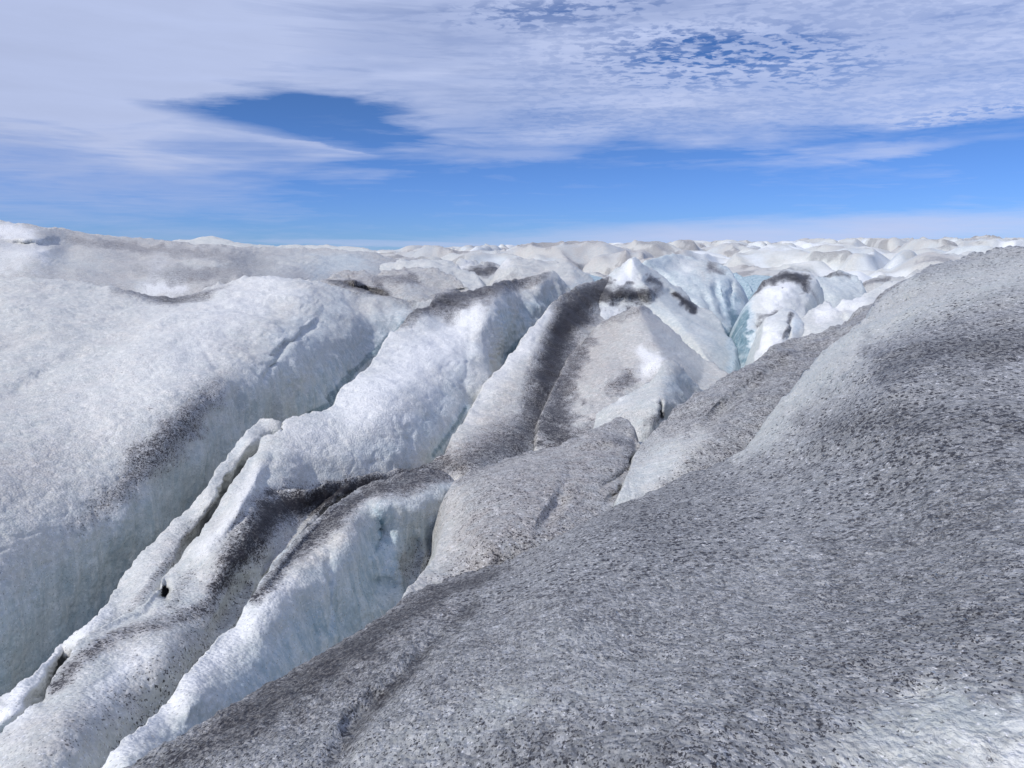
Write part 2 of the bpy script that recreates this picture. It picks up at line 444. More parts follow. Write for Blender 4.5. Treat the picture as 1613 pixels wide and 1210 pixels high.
def ridge(key, name, poly, ctrl, h=2.6, label=None, cat=None, kind=None, group=None, amp=1.0, mat=None, cuts=(), drop=3.0, edge=1.0):
    """one body of ice: its visible relief, rolled over every edge and carried down into the glacier"""
    bd = catmull(poly, h)
    e = fbm(np.stack([bd[:, 0] / 16, bd[:, 1] / 16, np.full(len(bd), len(key) * 3.1)], 1), 4, 9)
    nx = np.roll(bd, -1, 0) - np.roll(bd, 1, 0)
    area = 0.5 * np.sum(bd[:, 0] * np.roll(bd[:, 1], -1) - np.roll(bd[:, 0], -1) * bd[:, 1])
    nrm = np.stack([nx[:, 1], -nx[:, 0]], 1) * (1 if area > 0 else -1)
    nrm /= np.maximum(np.linalg.norm(nrm, axis=1, keepdims=True), 1e-9)
    e2 = fbm(np.stack([bd[:, 0] / 5, bd[:, 1] / 5, np.full(len(bd), len(key) * 7.1)], 1), 2, 19)
    bd = bd + nrm * (e * 4.5 * edge + e2 * 2.2 * edge)[:, None]
    x0, y0 = bd.min(0); x1, y1 = bd.max(0)
    gx, gy = np.meshgrid(np.arange(x0, x1, h), np.arange(y0, y1, h * 0.9))
    gx = gx + (np.arange(gx.shape[0]) % 2)[:, None] * h * 0.5
    g = np.stack([gx.ravel(), gy.ravel()], 1)
    g = g[inside(bd, g)]
    # keep the grid clear of the boundary
    cell = {}
    for b in bd: cell.setdefault((int(b[0] // h), int(b[1] // h)), []).append(b)
    ci = (g[:, 0] // h).astype(int); cj = (g[:, 1] // h).astype(int)
    occ = np.array(list(cell.keys()))
    W = 200000
    occset = np.unique(np.concatenate([(occ[:, 0] + a + 5000) * W + occ[:, 1] + b + 5000 for a in (-1, 0, 1) for b in (-1, 0, 1)]))
    near = np.isin((ci + 5000) * W + cj + 5000, occset)
    ni = np.where(near)[0]
    keep = np.ones(len(g), bool)
    for i in ni:
        gi = g[i]
        for a in (-1, 0, 1):
            for b in (-1, 0, 1):
                for v in cell.get((ci[i] + a, cj[i] + b), ()):
                    if (v[0] - gi[0]) ** 2 + (v[1] - gi[1]) ** 2 < (0.55 * h) ** 2: keep[i] = False
    g = g[keep]
    pts = np.concatenate([bd, g]); nb = len(bd)
    vs, es, fs, ov, oe, of = delaunay_2d_cdt([Vector(p) for p in pts], [], [list(range(nb))], 1, 1e-5)
    q = np.array([tuple(v) for v in vs]); F = np.array([tuple(f) for f in fs if len(f) == 3])
    dep = tps(ctrl, q)
    for cpts, wd, am, *tent in cuts:                       # cracks, hollows, small rims: depth moved about a line
        d, ex, side = seg_dist(q, cpts)
        if wd < 0:                                  # one-sided step
            t = np.clip(1 - d / -wd, 0, 1) * (side > 0)
        else:
            t = np.clip(1 - d / wd, 0, 1)
        if not tent: t = t * t * (3 - 2 * t)
        if not tent and wd > 0:                     # grooves die out towards their ends
            u = seg_dist(q, cpts, True)[2]
            u = np.clip(np.minimum(u, 1 - u) * 3.2 + 0.12, 0, 1)
            t = t * u * (0.72 + 0.56 * (fbm(np.stack([q[:, 0] / 22, q[:, 1] / 22, q[:, 0] * 0], 1), 2, 3) + 0.5))
        dep = dep + t * am
    ry = rays(q)
    V = ry * dep[:, None] + np.array([0, 0, CAMZ])
    # orient towards the camera
    c = V[F].mean(1) - np.array([0, 0, CAMZ])
    fn = np.cross(V[F[:, 1]] - V[F[:, 0]], V[F[:, 2]] - V[F[:, 0]])
    fl = (fn * c).sum(1) > 0
    F[fl] = F[fl][:, ::-1]
    Nn = vnormals(V, F)
    s = np.clip(dep / 14.0, 0.15, 4.0)
    st = np.clip((0.75 - Nn[:, 2]) / 0.5, 0, 1)
    dsp = fbm(V * 0.55, 3, 21) * 0.16 * s + fbm(V * 2.3, 4, 31) * 0.045 * np.minimum(s, 1.4) + fbm(V * 9.0, 3, 41) * 0.016
    dsp = dsp + st * (fbm(V * np.array([2.6, 2.6, 0.35]), 4, 51) * 0.20 * np.minimum(s, 1.5))
    rdg = 1 - 2 * np.abs(fbm(V * np.array([1.5, 1.5, 1.9]) + 9, 3, 61))
    dsp = dsp - 0.018 * np.minimum(s, 1.5) * np.clip(rdg - 0.86, 0, 1) / 0.14 * (fbm(V * 0.6, 2, 71) > 0.05)
    V = V + Nn * (dsp * amp)[:, None]
    # boundary loop in order, then rings carried over and down
    index = {}
    for i, o_ in enumerate(ov):
        for j in o_:
            if j < nb: index[j] = i
    loop = [index[j] for j in range(nb) if j in index]
    loop = [a for i, a in enumerate(loop) if a != loop[i - 1]]
    L = np.array(loop)
    ql = q[L]; tg = np.roll(ql, -3, 0) - np.roll(ql, 3, 0)
    on = np.stack([tg[:, 1], -tg[:, 0]], 1) * (1 if area > 0 else -1)
    on /= np.maximum(np.linalg.norm(on, axis=1, keepdims=True), 1e-9)
    for _ in range(3): on = (np.roll(on, 1, 0) + on + np.roll(on, -1, 0)) / 3
    O = np.stack([on[:, 0], -on[:, 1], np.zeros(len(on))], 1)
    base = V[L]; sy = (dep[L] / 10.0)[:, None]
    rings = [L]; allV = [V]; cnt = len(V); quads = []
    aL = PAINT(q, key)
    A = [aL]
    for b, a in ((0.02, 0.03), (0.07, 0.14), (0.16, 0.45), (0.3, 1.1), (0.55, 2.2), (0.8, 3.6)):
        nv = base + O * b * sy - np.array([0, 0, 1.0]) * a * np.minimum(sy, 2.2) * drop / 3.0
        nv = nv + (fbm(nv * 1.3, 3, 77) * 0.25 * min(1, a))[:, None] * O
        ids = np.arange(cnt, cnt + len(L)); cnt += len(L)
        prev = rings[-1]
        quads.append(np.stack([prev, np.roll(prev, -1), np.roll(ids, -1), ids], 1))
        rings.append(ids); allV.append(nv)
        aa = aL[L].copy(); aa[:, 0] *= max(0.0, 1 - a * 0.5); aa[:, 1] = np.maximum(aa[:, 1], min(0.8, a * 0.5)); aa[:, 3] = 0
        A.append(aa)
    Q = np.concatenate(quads)
    VV = np.concatenate(allV)
    # winding of the skirt: the same edge runs the other way in the cap
    es_ = set(map(tuple, F[:, [0, 1]])) | set(map(tuple, F[:, [1, 2]])) | set(map(tuple, F[:, [2, 0]]))
    if sum(((int(a), int(b)) in es_) for a, b in zip(L, np.roll(L, -1))) > len(L) / 2: Q = Q[:, ::-1]
    o = link_mesh(name, VV, F, np.concatenate(A), mat or MAT, Q)
    if kind: o['kind'] = kind
    if label: o['label'] = label
    if cat: o['category'] = cat
    if group: o['group'] = group
    return o

# base look of each body: dirt, blue, warm, white
BASE = {
 'F': (0.56, 0.05, 0.06, 0.0), 'F2': (0.56, 0.0, 0.30, 0.0), 'F3': (0.48, 0.0, 0.22, 0.0), 'D': (0.42, 0.0, 0.50, 0.0),
 'W': (0.05, 0.30, 0.10, 0.0), 'HG': (0.10, 0.12, 0.30, 0.06), 'G3': (0.06, 0.10, 0.32, 0.15), 'S': (0.25, 0.0, 0.40, 0.0),
 'E0': (0.08, 0.18, 0.10, 0.0), 'E2': (0.20, 0.02, 0.50, 0.0), 'E3': (0.20, 0.15, 0.22, 0.0), 'C': (0.03, 0.5, 0.04, 0.0),
 'L1': (0.11, 0.06, 0.36, 0.06), 'L2': (0.24, 0.05, 0.60, 0.0), 'M1': (0.30, 0.0, 0.5, 0.0), 'M2': (0.12, 0.1, 0.3, 0.05), 'M3': (0.16, 0.05, 0.3, 0.05), 'M4': (0.16, 0.1, 0.4, 0.0),
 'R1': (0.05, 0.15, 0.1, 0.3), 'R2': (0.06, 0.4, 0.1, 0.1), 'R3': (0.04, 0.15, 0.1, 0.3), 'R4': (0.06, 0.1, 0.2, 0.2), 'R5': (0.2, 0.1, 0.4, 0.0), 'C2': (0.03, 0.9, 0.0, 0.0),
 'R': (0.03, 0.15, 0.05, 0.3), 'B': (0.06, 0.05, 0.20, 0.1),
}
# strokes: channel, bodies it belongs to, points (x, y, radius, strength)
STROKES = [
 # near slope
 ('-d', ['F'], [(1180, 700, 26, .6), (1240, 630, 42, .62), (1310, 560, 50, .6), (1400, 500, 46, .6), (1500, 455, 45, .5), (1640, 420, 45, .42)]),
 ('-d', ['F'], [(1690, 1140, 60, .85), (1630, 1200, 70, .85), (1530, 1255, 70, .7)]),
 ('-d', ['F'], [(1330, 1240, 110, .5), (1500, 1130, 70, .6)]),
 ('h', ['F'], [(1690, 1170, 55, 1), (1640, 1240, 50, .9)]),
 ('d', ['F'], [(1400, 1000, 60, .62), (1560, 960, 60, .62)]),
 ('-d', ['F'], [(820, 960, 60, .22), (1000, 1040, 120, .25), (1200, 960, 90, .25)]),
 ('-d', ['F'], [(560, 1170, 40, .2), (760, 1120, 80, .25)]),
 ('d', ['F'], [(640, 945, 30, .62), (720, 915, 30, .62), (800, 890, 22, .66)]),
 ('d', ['F'], [(780, 900, 20, .74), (700, 932, 30, .78), (600, 990, 46, .8), (480, 1075, 54, .8), (340, 1160, 60, .8), (200, 1245, 60, .8)]),
 ('w', ['F'], [(700, 930, 40, .5), (600, 985, 44, .5), (340, 1150, 50, .5)]),
 ('d', ['F'], [(750, 950, 20, .74), (690, 1010, 16, .72), (640, 1060, 16, .76), (570, 1130, 20, .76), (510, 1215, 18, .74)]),
 ('d', ['F'], [(1400, 580, 44, .72), (1500, 545, 50, .74), (1640, 540, 60, .74)]),
 ('d', ['F'], [(1300, 680, 50, .68), (1450, 660, 60, .68), (1620, 660, 70, .68)]),
 ('-d', ['F2'], [(975, 790, 22, .8), (1030, 735, 34, .75), (1090, 690, 22, .5)]),
 ('d', ['F2'], [(1080, 670, 14, .62), (1160, 600, 16, .62), (1240, 560, 14, .62), (1330, 515, 10, .62)]),
 ('b', ['F2'], [(975, 790, 22, .2), (1030, 735, 34, .2)]),
 # brown dome
 ('w', ['D'], [(740, 860, 60, .75), (860, 780, 80, .75), (960, 700, 30, .7)]),
 ('d', ['D'], [(950, 690, 18, .55), (990, 700, 12, .6), (985, 740, 10, .6)]),
 ('d', ['D'], [(830, 860, 20, .55), (900, 800, 8, .5), (920, 780, 6, .5)]),
 ('-d', ['D'], [(640, 935, 24, .7), (700, 850, 22, .5), (720, 780, 18, .35)]),
 ('d', ['D'], [(720, 765, 10, .5), (780, 725, 10, .55), (860, 705, 10, .5)]),
 # near wall and its brown top
 ('b', ['W'], [(700, 850, 60, .55), (600, 880, 75, .85), (560, 960, 70, .85), (480, 1010, 50, .85), (400, 1080, 36, .65), (300, 1160, 26, .45)]),
 ('b', ['W'], [(600, 815, 22, .95), (590, 870, 14, .9)]),  # recess shade painted on the wall as deep blue
 ('-b', ['W'], [(150, 1215, 26, 1), (270, 1108, 24, 1), (375, 995, 22, 1), (460, 905, 20, 1), (540, 830, 20, 1)]),
 ('h', ['W'], [(160, 1212, 14, .7), (270, 1108, 16, .8), (375, 995, 18, .8), (460, 915, 14, .5)]),
 ('d', ['W'], [(600, 762, 14, .75), (560, 790, 16, .8), (510, 830, 18, .75), (450, 885, 14, .72), (400, 945, 10, .68)]),
 ('d', ['W'], [(700, 745, 20, .72), (650, 755, 22, .74), (600, 765, 22, .8)]),
 ('w', ['W'], [(700, 745, 20, .8), (600, 765, 26, .6), (520, 840, 30, .5), (430, 930, 20, .4)]),
 ('d', ['W'], [(690, 880, 22, .45), (640, 900, 30, .35), (650, 860, 24, .3)]),
 ('d', ['W'], [(697, 830, 7, .9), (690, 865, 6, .9), (672, 900, 5, .85)]),
 ('w', ['W'], [(690, 860, 18, .7), (650, 900, 22, .4)]),
 # saddle and dark trough up to the peak
 ('d', ['S'], [(640, 748, 16, .6), (590, 758, 14, .9), (540, 772, 14, .97), (490, 790, 22, 1), (440, 800, 26, 1), (400, 840, 26, .9), (360, 885, 20, .75)]),
 ('d', ['S'], [(640, 748, 16, .8), (700, 728, 24, .72), (760, 712, 36, .66), (820, 695, 36, .72), (845, 660, 32, .75), (855, 620, 34, .85), (862, 595, 30, .95), (872, 560, 32, .9), (885, 520, 32, 1), (905, 490, 30, .95), (940, 462, 26, .85), (975, 445, 14, .75)]),
 ('d', ['S'], [(858, 618, 12, 1.0)]),
 ('d', ['S'], [(895, 520, 12, 1.0)]),
 ('w', ['S'], [(700, 728, 24, .9), (760, 690, 34, .7), (800, 620, 30, .5), (840, 560, 20, .4)]),
 ('-d', ['S'], [(715, 690, 16, .8), (745, 640, 22, .9), (785, 590, 22, .9), (825, 545, 16, .9), (862, 500, 9, .8)]),
 ('h', ['S'], [(735, 660, 10, .3), (785, 590, 12, .5), (825, 545, 10, .6), (865, 490, 6, .7)]),
 ('d', ['HG', 'S'], [(470, 790, 26, .9), (430, 805, 28, 1), (400, 845, 26, .92), (372, 885, 22, .85), (345, 925, 18, .7), (330, 955, 14, .6), (260, 985, 14, .55), (190, 1000, 12, .55), (150, 1020, 12, .6), (110, 1060, 14, .66), (90, 1085, 14, .7)]),
 ('w', ['HG'], [(250, 985, 26, .6), (180, 1005, 20, .6), (110, 1060, 18, .6)]),
 ('d', ['HG', 'S'], [(545, 768, 12, .9), (500, 785, 16, 1)]),
 ('d', ['HG'], [(360, 960, 26, .35), (380, 1010, 20, .3), (320, 1050, 28, .42), (240, 1120, 26, .38), (180, 1180, 20, .35)]),
 ('w', ['HG'], [(360, 960, 26, .3), (310, 1050, 30, .4), (200, 1150, 30, .35)]),
 ('d', ['HG'], [(60, 1190, 60, .24), (200, 1110, 60, .28), (320, 1010, 50, .32), (390, 930, 30, .36)]),
 ('w', ['HG'], [(60, 1180, 70, .5), (200, 1110, 60, .5), (330, 1000, 50, .5), (350, 830, 34, .5)]),
 ('h', ['HG'], [(150, 1110, 18, .5), (190, 1060, 16, .7), (240, 1030, 12, .6)]),
 ('d', ['HG'], [(300, 905, 12, .35), (270, 950, 16, .35)]),
 ('h', ['HG'], [(405, 745, 12, .6), (360, 820, 10, .6), (315, 870, 10, .5)]),
 ('w', ['HG'], [(385, 790, 12, .4), (345, 850, 12, .5), (430, 690, 12, .4)]),
 # broad white ridge
 ('h', ['HG'], [(560, 640, 50, .75), (640, 580, 50, .8), (720, 520, 38, .8), (760, 480, 16, .6)]),  # white ice, its lit left side painted brighter
 ('h', ['HG'], [(480, 690, 40, .4), (600, 670, 40, .4)]),
 ('b', ['HG'], [(540, 720, 20, .3), (640, 700, 26, .5), (690, 650, 22, .55), (720, 590, 16, .4), (750, 540, 10, .3)]),
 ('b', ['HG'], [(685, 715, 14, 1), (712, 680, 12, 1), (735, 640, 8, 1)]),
 ('b', ['HG'], [(800, 565, 16, 1.0), (840, 520, 14, 1.0), (870, 490, 10, 1)]),  # painted shade at the foot of the right face
 ('-h', ['HG'], [(795, 500, 14, 1), (800, 550, 20, 1), (850, 490, 26, 1)]),
 ('b', ['HG'], [(795, 500, 13, .8), (798, 545, 14, .8), (830, 495, 24, .8), (865, 475, 18, .8)]),
 ('d', ['HG'], [(625, 512, 8, .6), (655, 490, 16, .72), (700, 475, 18, .8), (760, 458, 18, .75), (810, 442, 16, .68), (860, 430, 9, .5)]),
 ('w', ['HG'], [(680, 480, 24, .7), (760, 460, 24, .6), (840, 436, 20, .6)]),
 ('w', ['HG'], [(685, 540, 18, .5), (620, 590, 14, .4), (560, 640, 12, .35)]),
 ('w', ['HG'], [(640, 700, 26, .4), (560, 660, 14, .4)]),
 ('d', ['HG'], [(425, 775, 10, .8), (460, 775, 10, .6)]),
 ('w', ['HG'], [(440, 760, 20, .35), (560, 745, 16, .3)]),
 # sliver ridge on the left
 ('h', ['G3', 'HG'], [(-10, 1130, 22, 1), (25, 1128, 20, 1)]),
 ('h', ['G3'], [(20, 1095, 26, .9), (90, 1030, 18, .8), (170, 960, 8, .6)]),
 ('w', ['G3'], [(250, 880, 20, .5), (320, 800, 16, .5), (280, 850, 16, .5), (370, 720, 10, .4)]),
 ('w', ['G3'], [(190, 960, 20, .5), (250, 920, 14, .4)]),
 ('d', ['G3'], [(265, 890, 7, .45), (300, 840, 5, .4), (340, 785, 5, .4), (190, 985, 10, .4), (105, 1040, 6, .4)]),
 ('b', ['G3'], [(340, 755, 6, .3), (390, 690, 6, .3)]),
 ('w', ['G3', 'HG'], [(434, 668, 10, .6)]),
 # big left mass
 ('d', ['L1'], [(120, 830, 20, .3), (190, 770, 26, .5), (240, 718, 32, .62), (285, 672, 28, .62), (325, 625, 22, .45), (355, 585, 16, .25)]),
 ('w', ['L1'], [(125, 825, 40, .35), (190, 750, 40, .35), (260, 690, 40, .3)]),
 ('d', ['L1'], [(180, 458, 8, .4), (225, 462, 12, .62), (270, 470, 12, .72), (320, 462, 10, .55), (360, 446, 6, .3)]),
 ('w', ['L1'], [(60, 450, 30, .4), (150, 455, 16, .4)]),
 ('w', ['L1'], [(0, 760, 90, .55), (100, 720, 70, .5), (240, 560, 40, .4)]),
 ('w', ['L1'], [(300, 600, 30, .5), (250, 680, 24, .5)]),
 ('w', ['L1'], [(60, 600, 14, .3), (0, 640, 12, .3)]),
 ('w', ['L1'], [(180, 480, 30, .25), (330, 490, 40, .2)]),
 ('h', ['L1'], [(300, 520, 90, .3), (160, 640, 80, .25), (420, 445, 40, .5)]),
 ('b', ['L1'], [(-40, 1000, 70, .6), (60, 960, 60, .6), (160, 890, 60, .65), (250, 800, 46, .65), (340, 710, 36, .6), (420, 620, 40, .5), (490, 540, 40, .5), (530, 490, 30, .35)]),
 ('b', ['L1'], [(480, 640, 26, .85), (530, 590, 34, .8), (580, 540, 34, .8), (630, 500, 16, .6)]),
 ('b', ['L1'], [(490, 655, 14, 1.15), (520, 640, 18, 1.15), (545, 600, 14, 1.1), (590, 555, 12, 1.05), (635, 510, 8, 1)]),  # dark blue paints the shade along the wall foot
 ('b', ['L1'], [(200, 930, 30, .9), (80, 1040, 34, .8), (300, 820, 24, .8), (400, 690, 16, .5)]),
 ('d', ['L1'], [(600, 455, 9, .4), (560, 462, 8, .4), (650, 468, 9, .5)]),
 # masses behind on the left
 ('h', ['L2'], [(0, 362, 14, 1), (45, 368, 10, .9)]),
 ('h', ['L2'], [(60, 395, 14, .7), (0, 400, 20, .5)]),
 ('w', ['L2'], [(90, 372, 14, .6), (200, 385, 18, .75), (330, 400, 18, .7), (430, 402, 12, .5)]),
 ('w', ['L2'], [(120, 430, 20, .6), (220, 430, 22, .5)]),
 ('d', ['L2'], [(110, 376, 9, .4), (160, 384, 9, .45), (240, 394, 12, .45), (360, 404, 14, .42), (450, 402, 8, .3)]),
 ('-w', ['L2'], [(0, 410, 24, .7), (80, 402, 20, .7), (150, 418, 14, .5)]),
 ('-w', ['L2'], [(230, 450, 16, .8), (300, 420, 12, .4), (560, 410, 24, .8)]),
 ('d', ['L2'], [(220, 428, 20, .36), (300, 434, 20, .48), (370, 426, 20, .48), (430, 414, 14, .36)]),
 ('h', ['L2'], [(250, 412, 12, .3), (240, 450, 12, .9), (290, 452, 8, .9)]),
 ('b', ['L2'], [(560, 415, 16, .55), (500, 425, 14, .5), (600, 425, 14, .4)]),
 ('w', ['L2'], [(540, 393, 6, .5), (620, 405, 6, .5)]),
 # mounds in the middle
 ('d', ['M1'], [(520, 447, 8, .7), (560, 452, 14, .7), (610, 464, 8, .8), (590, 440, 10, .55), (650, 436, 10, .6)]),
 ('w', ['M1'], [(560, 440, 20, .8), (640, 432, 18, .7)]),
 ('b', ['M1'], [(650, 460, 12, .4)]),
 ('d', ['M3'], [(720, 436, 8, .75), (750, 430, 10, .8), (780, 424, 9, .8), (770, 418, 7, .7)]),
 ('h', ['M3'], [(700, 440, 7, .5), (735, 418, 8, .6)]),
 ('w', ['M4'], [(830, 425, 12, .5), (870, 428, 10, .5)]),
 ('b', ['M4'], [(920, 445, 12, .5), (900, 460, 12, .4)]),
 ('d', ['M4'], [(800, 448, 14, .5), (860, 440, 8, .4)]),
 ('h', ['M4'], [(795, 412, 7, .6)]),
 # peak
 ('h', ['E0'], [(995, 410, 7, 1), (990, 425, 11, 1), (985, 442, 14, 1)]),  # white ice, the sunlit front face painted brighter
 ('d', ['E0'], [(945, 458, 13, .85), (968, 464, 13, .85), (995, 466, 14, .9), (1018, 464, 12, .85), (1036, 456, 8, .6)]),
 ('d', ['E0'], [(945, 452, 14, .85), (920, 472, 18, .9), (898, 500, 22, 1), (880, 535, 20, 1), (870, 580, 20, .9)]),
 ('d', ['E0'], [(1024, 440, 5, .8), (1040, 450, 4, .7)]),
 ('d', ['E0'], [(1062, 464, 4, .9), (1078, 476, 6, 1), (1092, 488, 5, .95)]),
 ('h', ['E0'], [(970, 490, 10, .6), (950, 495, 10, .5)]),
 ('w', ['E0'], [(1090, 530, 10, .3), (1120, 560, 10, .3)]),
 ('b', ['E0'], [(1100, 520, 14, .3), (1140, 560, 14, .4), (960, 430, 6, .3)]),
 ('b', ['C'], [(1135, 450, 18, .75), (1150, 480, 22, .9), (1158, 530, 24, 1.1), (1158, 580, 24, 1.2)]),  # wall darkens towards the gorge floor, shade painted as deep blue
 ('b', ['E0'], [(1150, 540, 9, .7), (1155, 580, 9, .8)]),
 ('d', ['C'], [(1120, 424, 8, .6), (1140, 430, 6, .4)]),
 ('w', ['C'], [(1070, 412, 10, .4), (1120, 425, 14, .5)]),
 ('h', ['C'], [(1080, 425, 10, .4)]),
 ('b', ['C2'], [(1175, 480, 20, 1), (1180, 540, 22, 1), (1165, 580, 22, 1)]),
 # central pyramid
 ('w', ['E2'], [(960, 520, 34, .75), (900, 600, 50, .8), (990, 570, 50, .7), (940, 660, 50, .7)]),
 ('d', ['E2'], [(1060, 520, 14, .22), (1120, 585, 14, .22)]),
 ('d', ['E2'], [(985, 485, 8, .5), (950, 510, 10, .4), (1020, 482, 6, .5)]),
 ('d', ['E2'], [(925, 530, 12, .6), (903, 570, 18, .65), (885, 620, 28, .72), (868, 670, 38, .78), (885, 705, 38, .74), (940, 690, 30, .55)]),
 ('d', ['E2'], [(990, 600, 12, .62), (960, 612, 10, .5)]),
 ('-w', ['E2'], [(1060, 530, 14, .4), (1100, 580, 26, .4)]),
 ('b', ['E2'], [(1040, 530, 12, .15), (1100, 600, 30, .22)]),
 ('h', ['E2'], [(1014, 556, 9, 1), (1030, 568, 13, 1.1), (1018, 584, 12, 1)]),  # sunlit facet painted as a white patch
 ('d', ['E3'], [(1040, 638, 5, .45), (1040, 655, 7, .5), (1020, 668, 12, .4)]),
 ('w', ['E3'], [(985, 660, 22, .5), (1020, 650, 12, .4)]),
 ('b', ['E3'], [(1060, 610, 16, .6), (1080, 600, 12, .6)]),
 ('h', ['E3'], [(975, 630, 12, .4)]),
 # blocks right of the gorge
 ('h', ['R1'], [(1220, 455, 18, 1), (1215, 480, 16, 1), (1240, 450, 14, 1)]),  # lit front face of the block painted whiter
 ('d', ['R1'], [(1188, 458, 4, .7), (1205, 442, 4, .8), (1240, 436, 6, .85), (1265, 440, 8, .85), (1270, 455, 6, .7)]),
 ('d', ['R1'], [(1200, 500, 7, .6), (1225, 488, 6, .6), (1195, 520, 5, .6)]),
 ('b', ['R1'], [(1180, 470, 7, .8), (1174, 500, 12, 1), (1174, 545, 15, 1.15), (1170, 590, 16, 1.2)]),  # gorge shadow painted down the left wall as deep blue
 ('-h', ['R1'], [(1175, 480, 8, 1), (1176, 545, 14, 1)]),
 ('b', ['R2'], [(1310, 450, 24, .45), (1345, 445, 16, .5)]),
 ('d', ['R2'], [(1285, 432, 3, .6), (1310, 430, 3, .7), (1340, 432, 3, .5)]),
 ('h', ['R3'], [(1215, 520, 14, 1), (1205, 545, 12, 1), (1225, 530, 10, .9)]),
 ('d', ['R3'], [(1246, 495, 5, .7), (1240, 520, 3, .6), (1236, 530, 3, .6)]),
 ('b', ['R3'], [(1250, 510, 7, .8), (1255, 520, 5, .8)]),
 ('h', ['R4'], [(1300, 490, 18, .8), (1350, 470, 16, .7)]),
 ('w', ['R4'], [(1290, 505, 14, .4), (1340, 490, 12, .3)]),
 ('d', ['R5'], [(1360, 448, 4, .6), (1400, 442, 4, .6)]),
]

# ------------------------------------------------------------------ the setting under and behind everything
def sheet(name, xs, ys, hf, mat, colf, kind):
    """height field over a fan of (bearing, distance)"""
    A_, D_ = np.meshgrid(xs, ys)
    x = (D_ * np.tan(A_)).ravel(); y = D_.ravel()
    z, col = hf(x, y), None
    V = np.stack([x, y, z], 1)
    nx_, ny_ = len(xs), len(ys)
    i = np.arange(nx_ * ny_).reshape(ny_, nx_)
    Q = np.stack([i[:-1, :-1].ravel(), i[:-1, 1:].ravel(), i[1:, 1:].ravel(), i[1:, :-1].ravel()], 1)
    o = link_mesh(name, V, np.zeros((0, 3), int), colf(V), mat, Q)
    o['kind'] = kind
    return o

def field_z(x, y, parts=False):
    p = np.stack([x, y, 0 * x], 1)
    azim = np.degrees(np.arctan2(x, y))
    e = np.interp(azim, [-50, -8, 0, 10, 20, 32, 50], [0.1, 0.14, 0.42, 0.62, 0.85, 1.1, 1.1])
    base = CAMZ - 2.6 * np.exp(-(y - 34) / 70.0) + np.tan(np.radians(e)) * np.minimum(y, 420) * (1 - np.exp(-y / 160.0)) - np.maximum(y - 420, 0) * 0.03
    sc_ = np.interp(y, [47, 90, 250, 900], [0.48, 0.68, 1.2, 2.2])
    wp = fbm(p / 22.0, 3, 3); wq = fbm(p / 17.0 + 40, 3, 6)
    q1 = np.stack([x / (8.0 * sc_) + wp * 1.5, y / (10.0 * sc_) + wq * 1.5, 0 * x], 1)
    b1 = 3.0 * np.abs(vnoise(q1, 8)) ** 0.9
    q2 = np.stack([x / (3.8 * sc_) + wp * 2, y / (5.5 * sc_) + wq * 2, 0 * x + 4], 1)
    b2 = 1 - 2.6 * np.abs(vnoise(q2, 12))
    amp = np.interp(y, [47, 60, 90, 200, 420, 700], [0.9, 1.4, 1.9, 2.7, 3.6, 3.0]) * np.interp(azim, [-50, -12, -2, 50], [0.55, 0.55, 1, 1])
    z = base + amp * 1.0 * (b1 - 0.5) + amp * 0.30 * (b2 - 0.7) + fbm(p / 60.0, 3, 30) * amp * 0.8
    z = z + fbm(p / 3.2 + wp[:, None], 3, 44) * 0.5 + fbm(p / 1.6, 3, 40) * 0.16 * np.clip((220 - y) / 120, 0, 1)
    z = z - np.maximum(0, 54 - y) * 0.8
    z = z - amp * 1.6 * np.clip(0.22 - b1, 0, 1) / 0.22 * 0.5
    return (z, b1, b2) if parts else z

def field_col(V):
    p = V.copy(); p[:, 2] = 0
    n1 = fbm(p / np.array([16, 24, 1]), 5, 61, 0.6); n2 = fbm(p / np.array([4, 7, 1]), 5, 71, 0.62)
    _, b1, b2 = field_z(V[:, 0], V[:, 1], True)
    top = np.clip(b1 * 0.6 + b2 * 0.5 - 0.45, 0, 1)
    d = np.clip((n2 * 1.3 + n1 * 0.7 + top * 0.2 - 0.26) * 1.3, 0.02, 0.38)
    wm = np.clip(0.28 + n1 * 1.3 + top * 0.2, 0, 0.65)
    wh = np.clip(0.0 - n1 * 1.8 - n2 - top * 0.6, 0, 0.75)
    bl = np.clip(0.25 - n2 * 1.2 - b2 * 0.4, 0, 0.5)
    return np.stack([d, bl, wm, wh], 1)

ang = np.radians(np.linspace(-52, 52, 900))
dist = 47.0 * (900 / 47.0) ** (np.linspace(0, 1, 420) ** 1.0)
sheet('ice_field', ang, dist, field_z, MAT, field_col, 'structure')

def bed_z(x, y):
    p = np.stack([x, y, 0 * x], 1)
    return CAMZ - 7.2 - np.interp(y, [-60, 5, 40], [0, 0, 0.5]) + fbm(p / 4.0, 4, 90) * 1.2 + np.maximum(0, y - 34) * 0.28 * (y < 60)
gx_, gy_ = np.meshgrid(np.linspace(-60, 60, 160), np.linspace(-30, 55, 130))
bx, by = gx_.ravel(), gy_.ravel()
bi = np.arange(len(bx)).reshape(gx_.shape)
bq = np.stack([bi[:-1, :-1].ravel(), bi[:-1, 1:].ravel(), bi[1:, 1:].ravel(), bi[1:, :-1].ravel()], 1)
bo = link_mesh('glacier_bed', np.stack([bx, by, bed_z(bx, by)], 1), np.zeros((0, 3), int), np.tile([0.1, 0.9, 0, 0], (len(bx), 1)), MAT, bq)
bo['kind'] = 'structure'

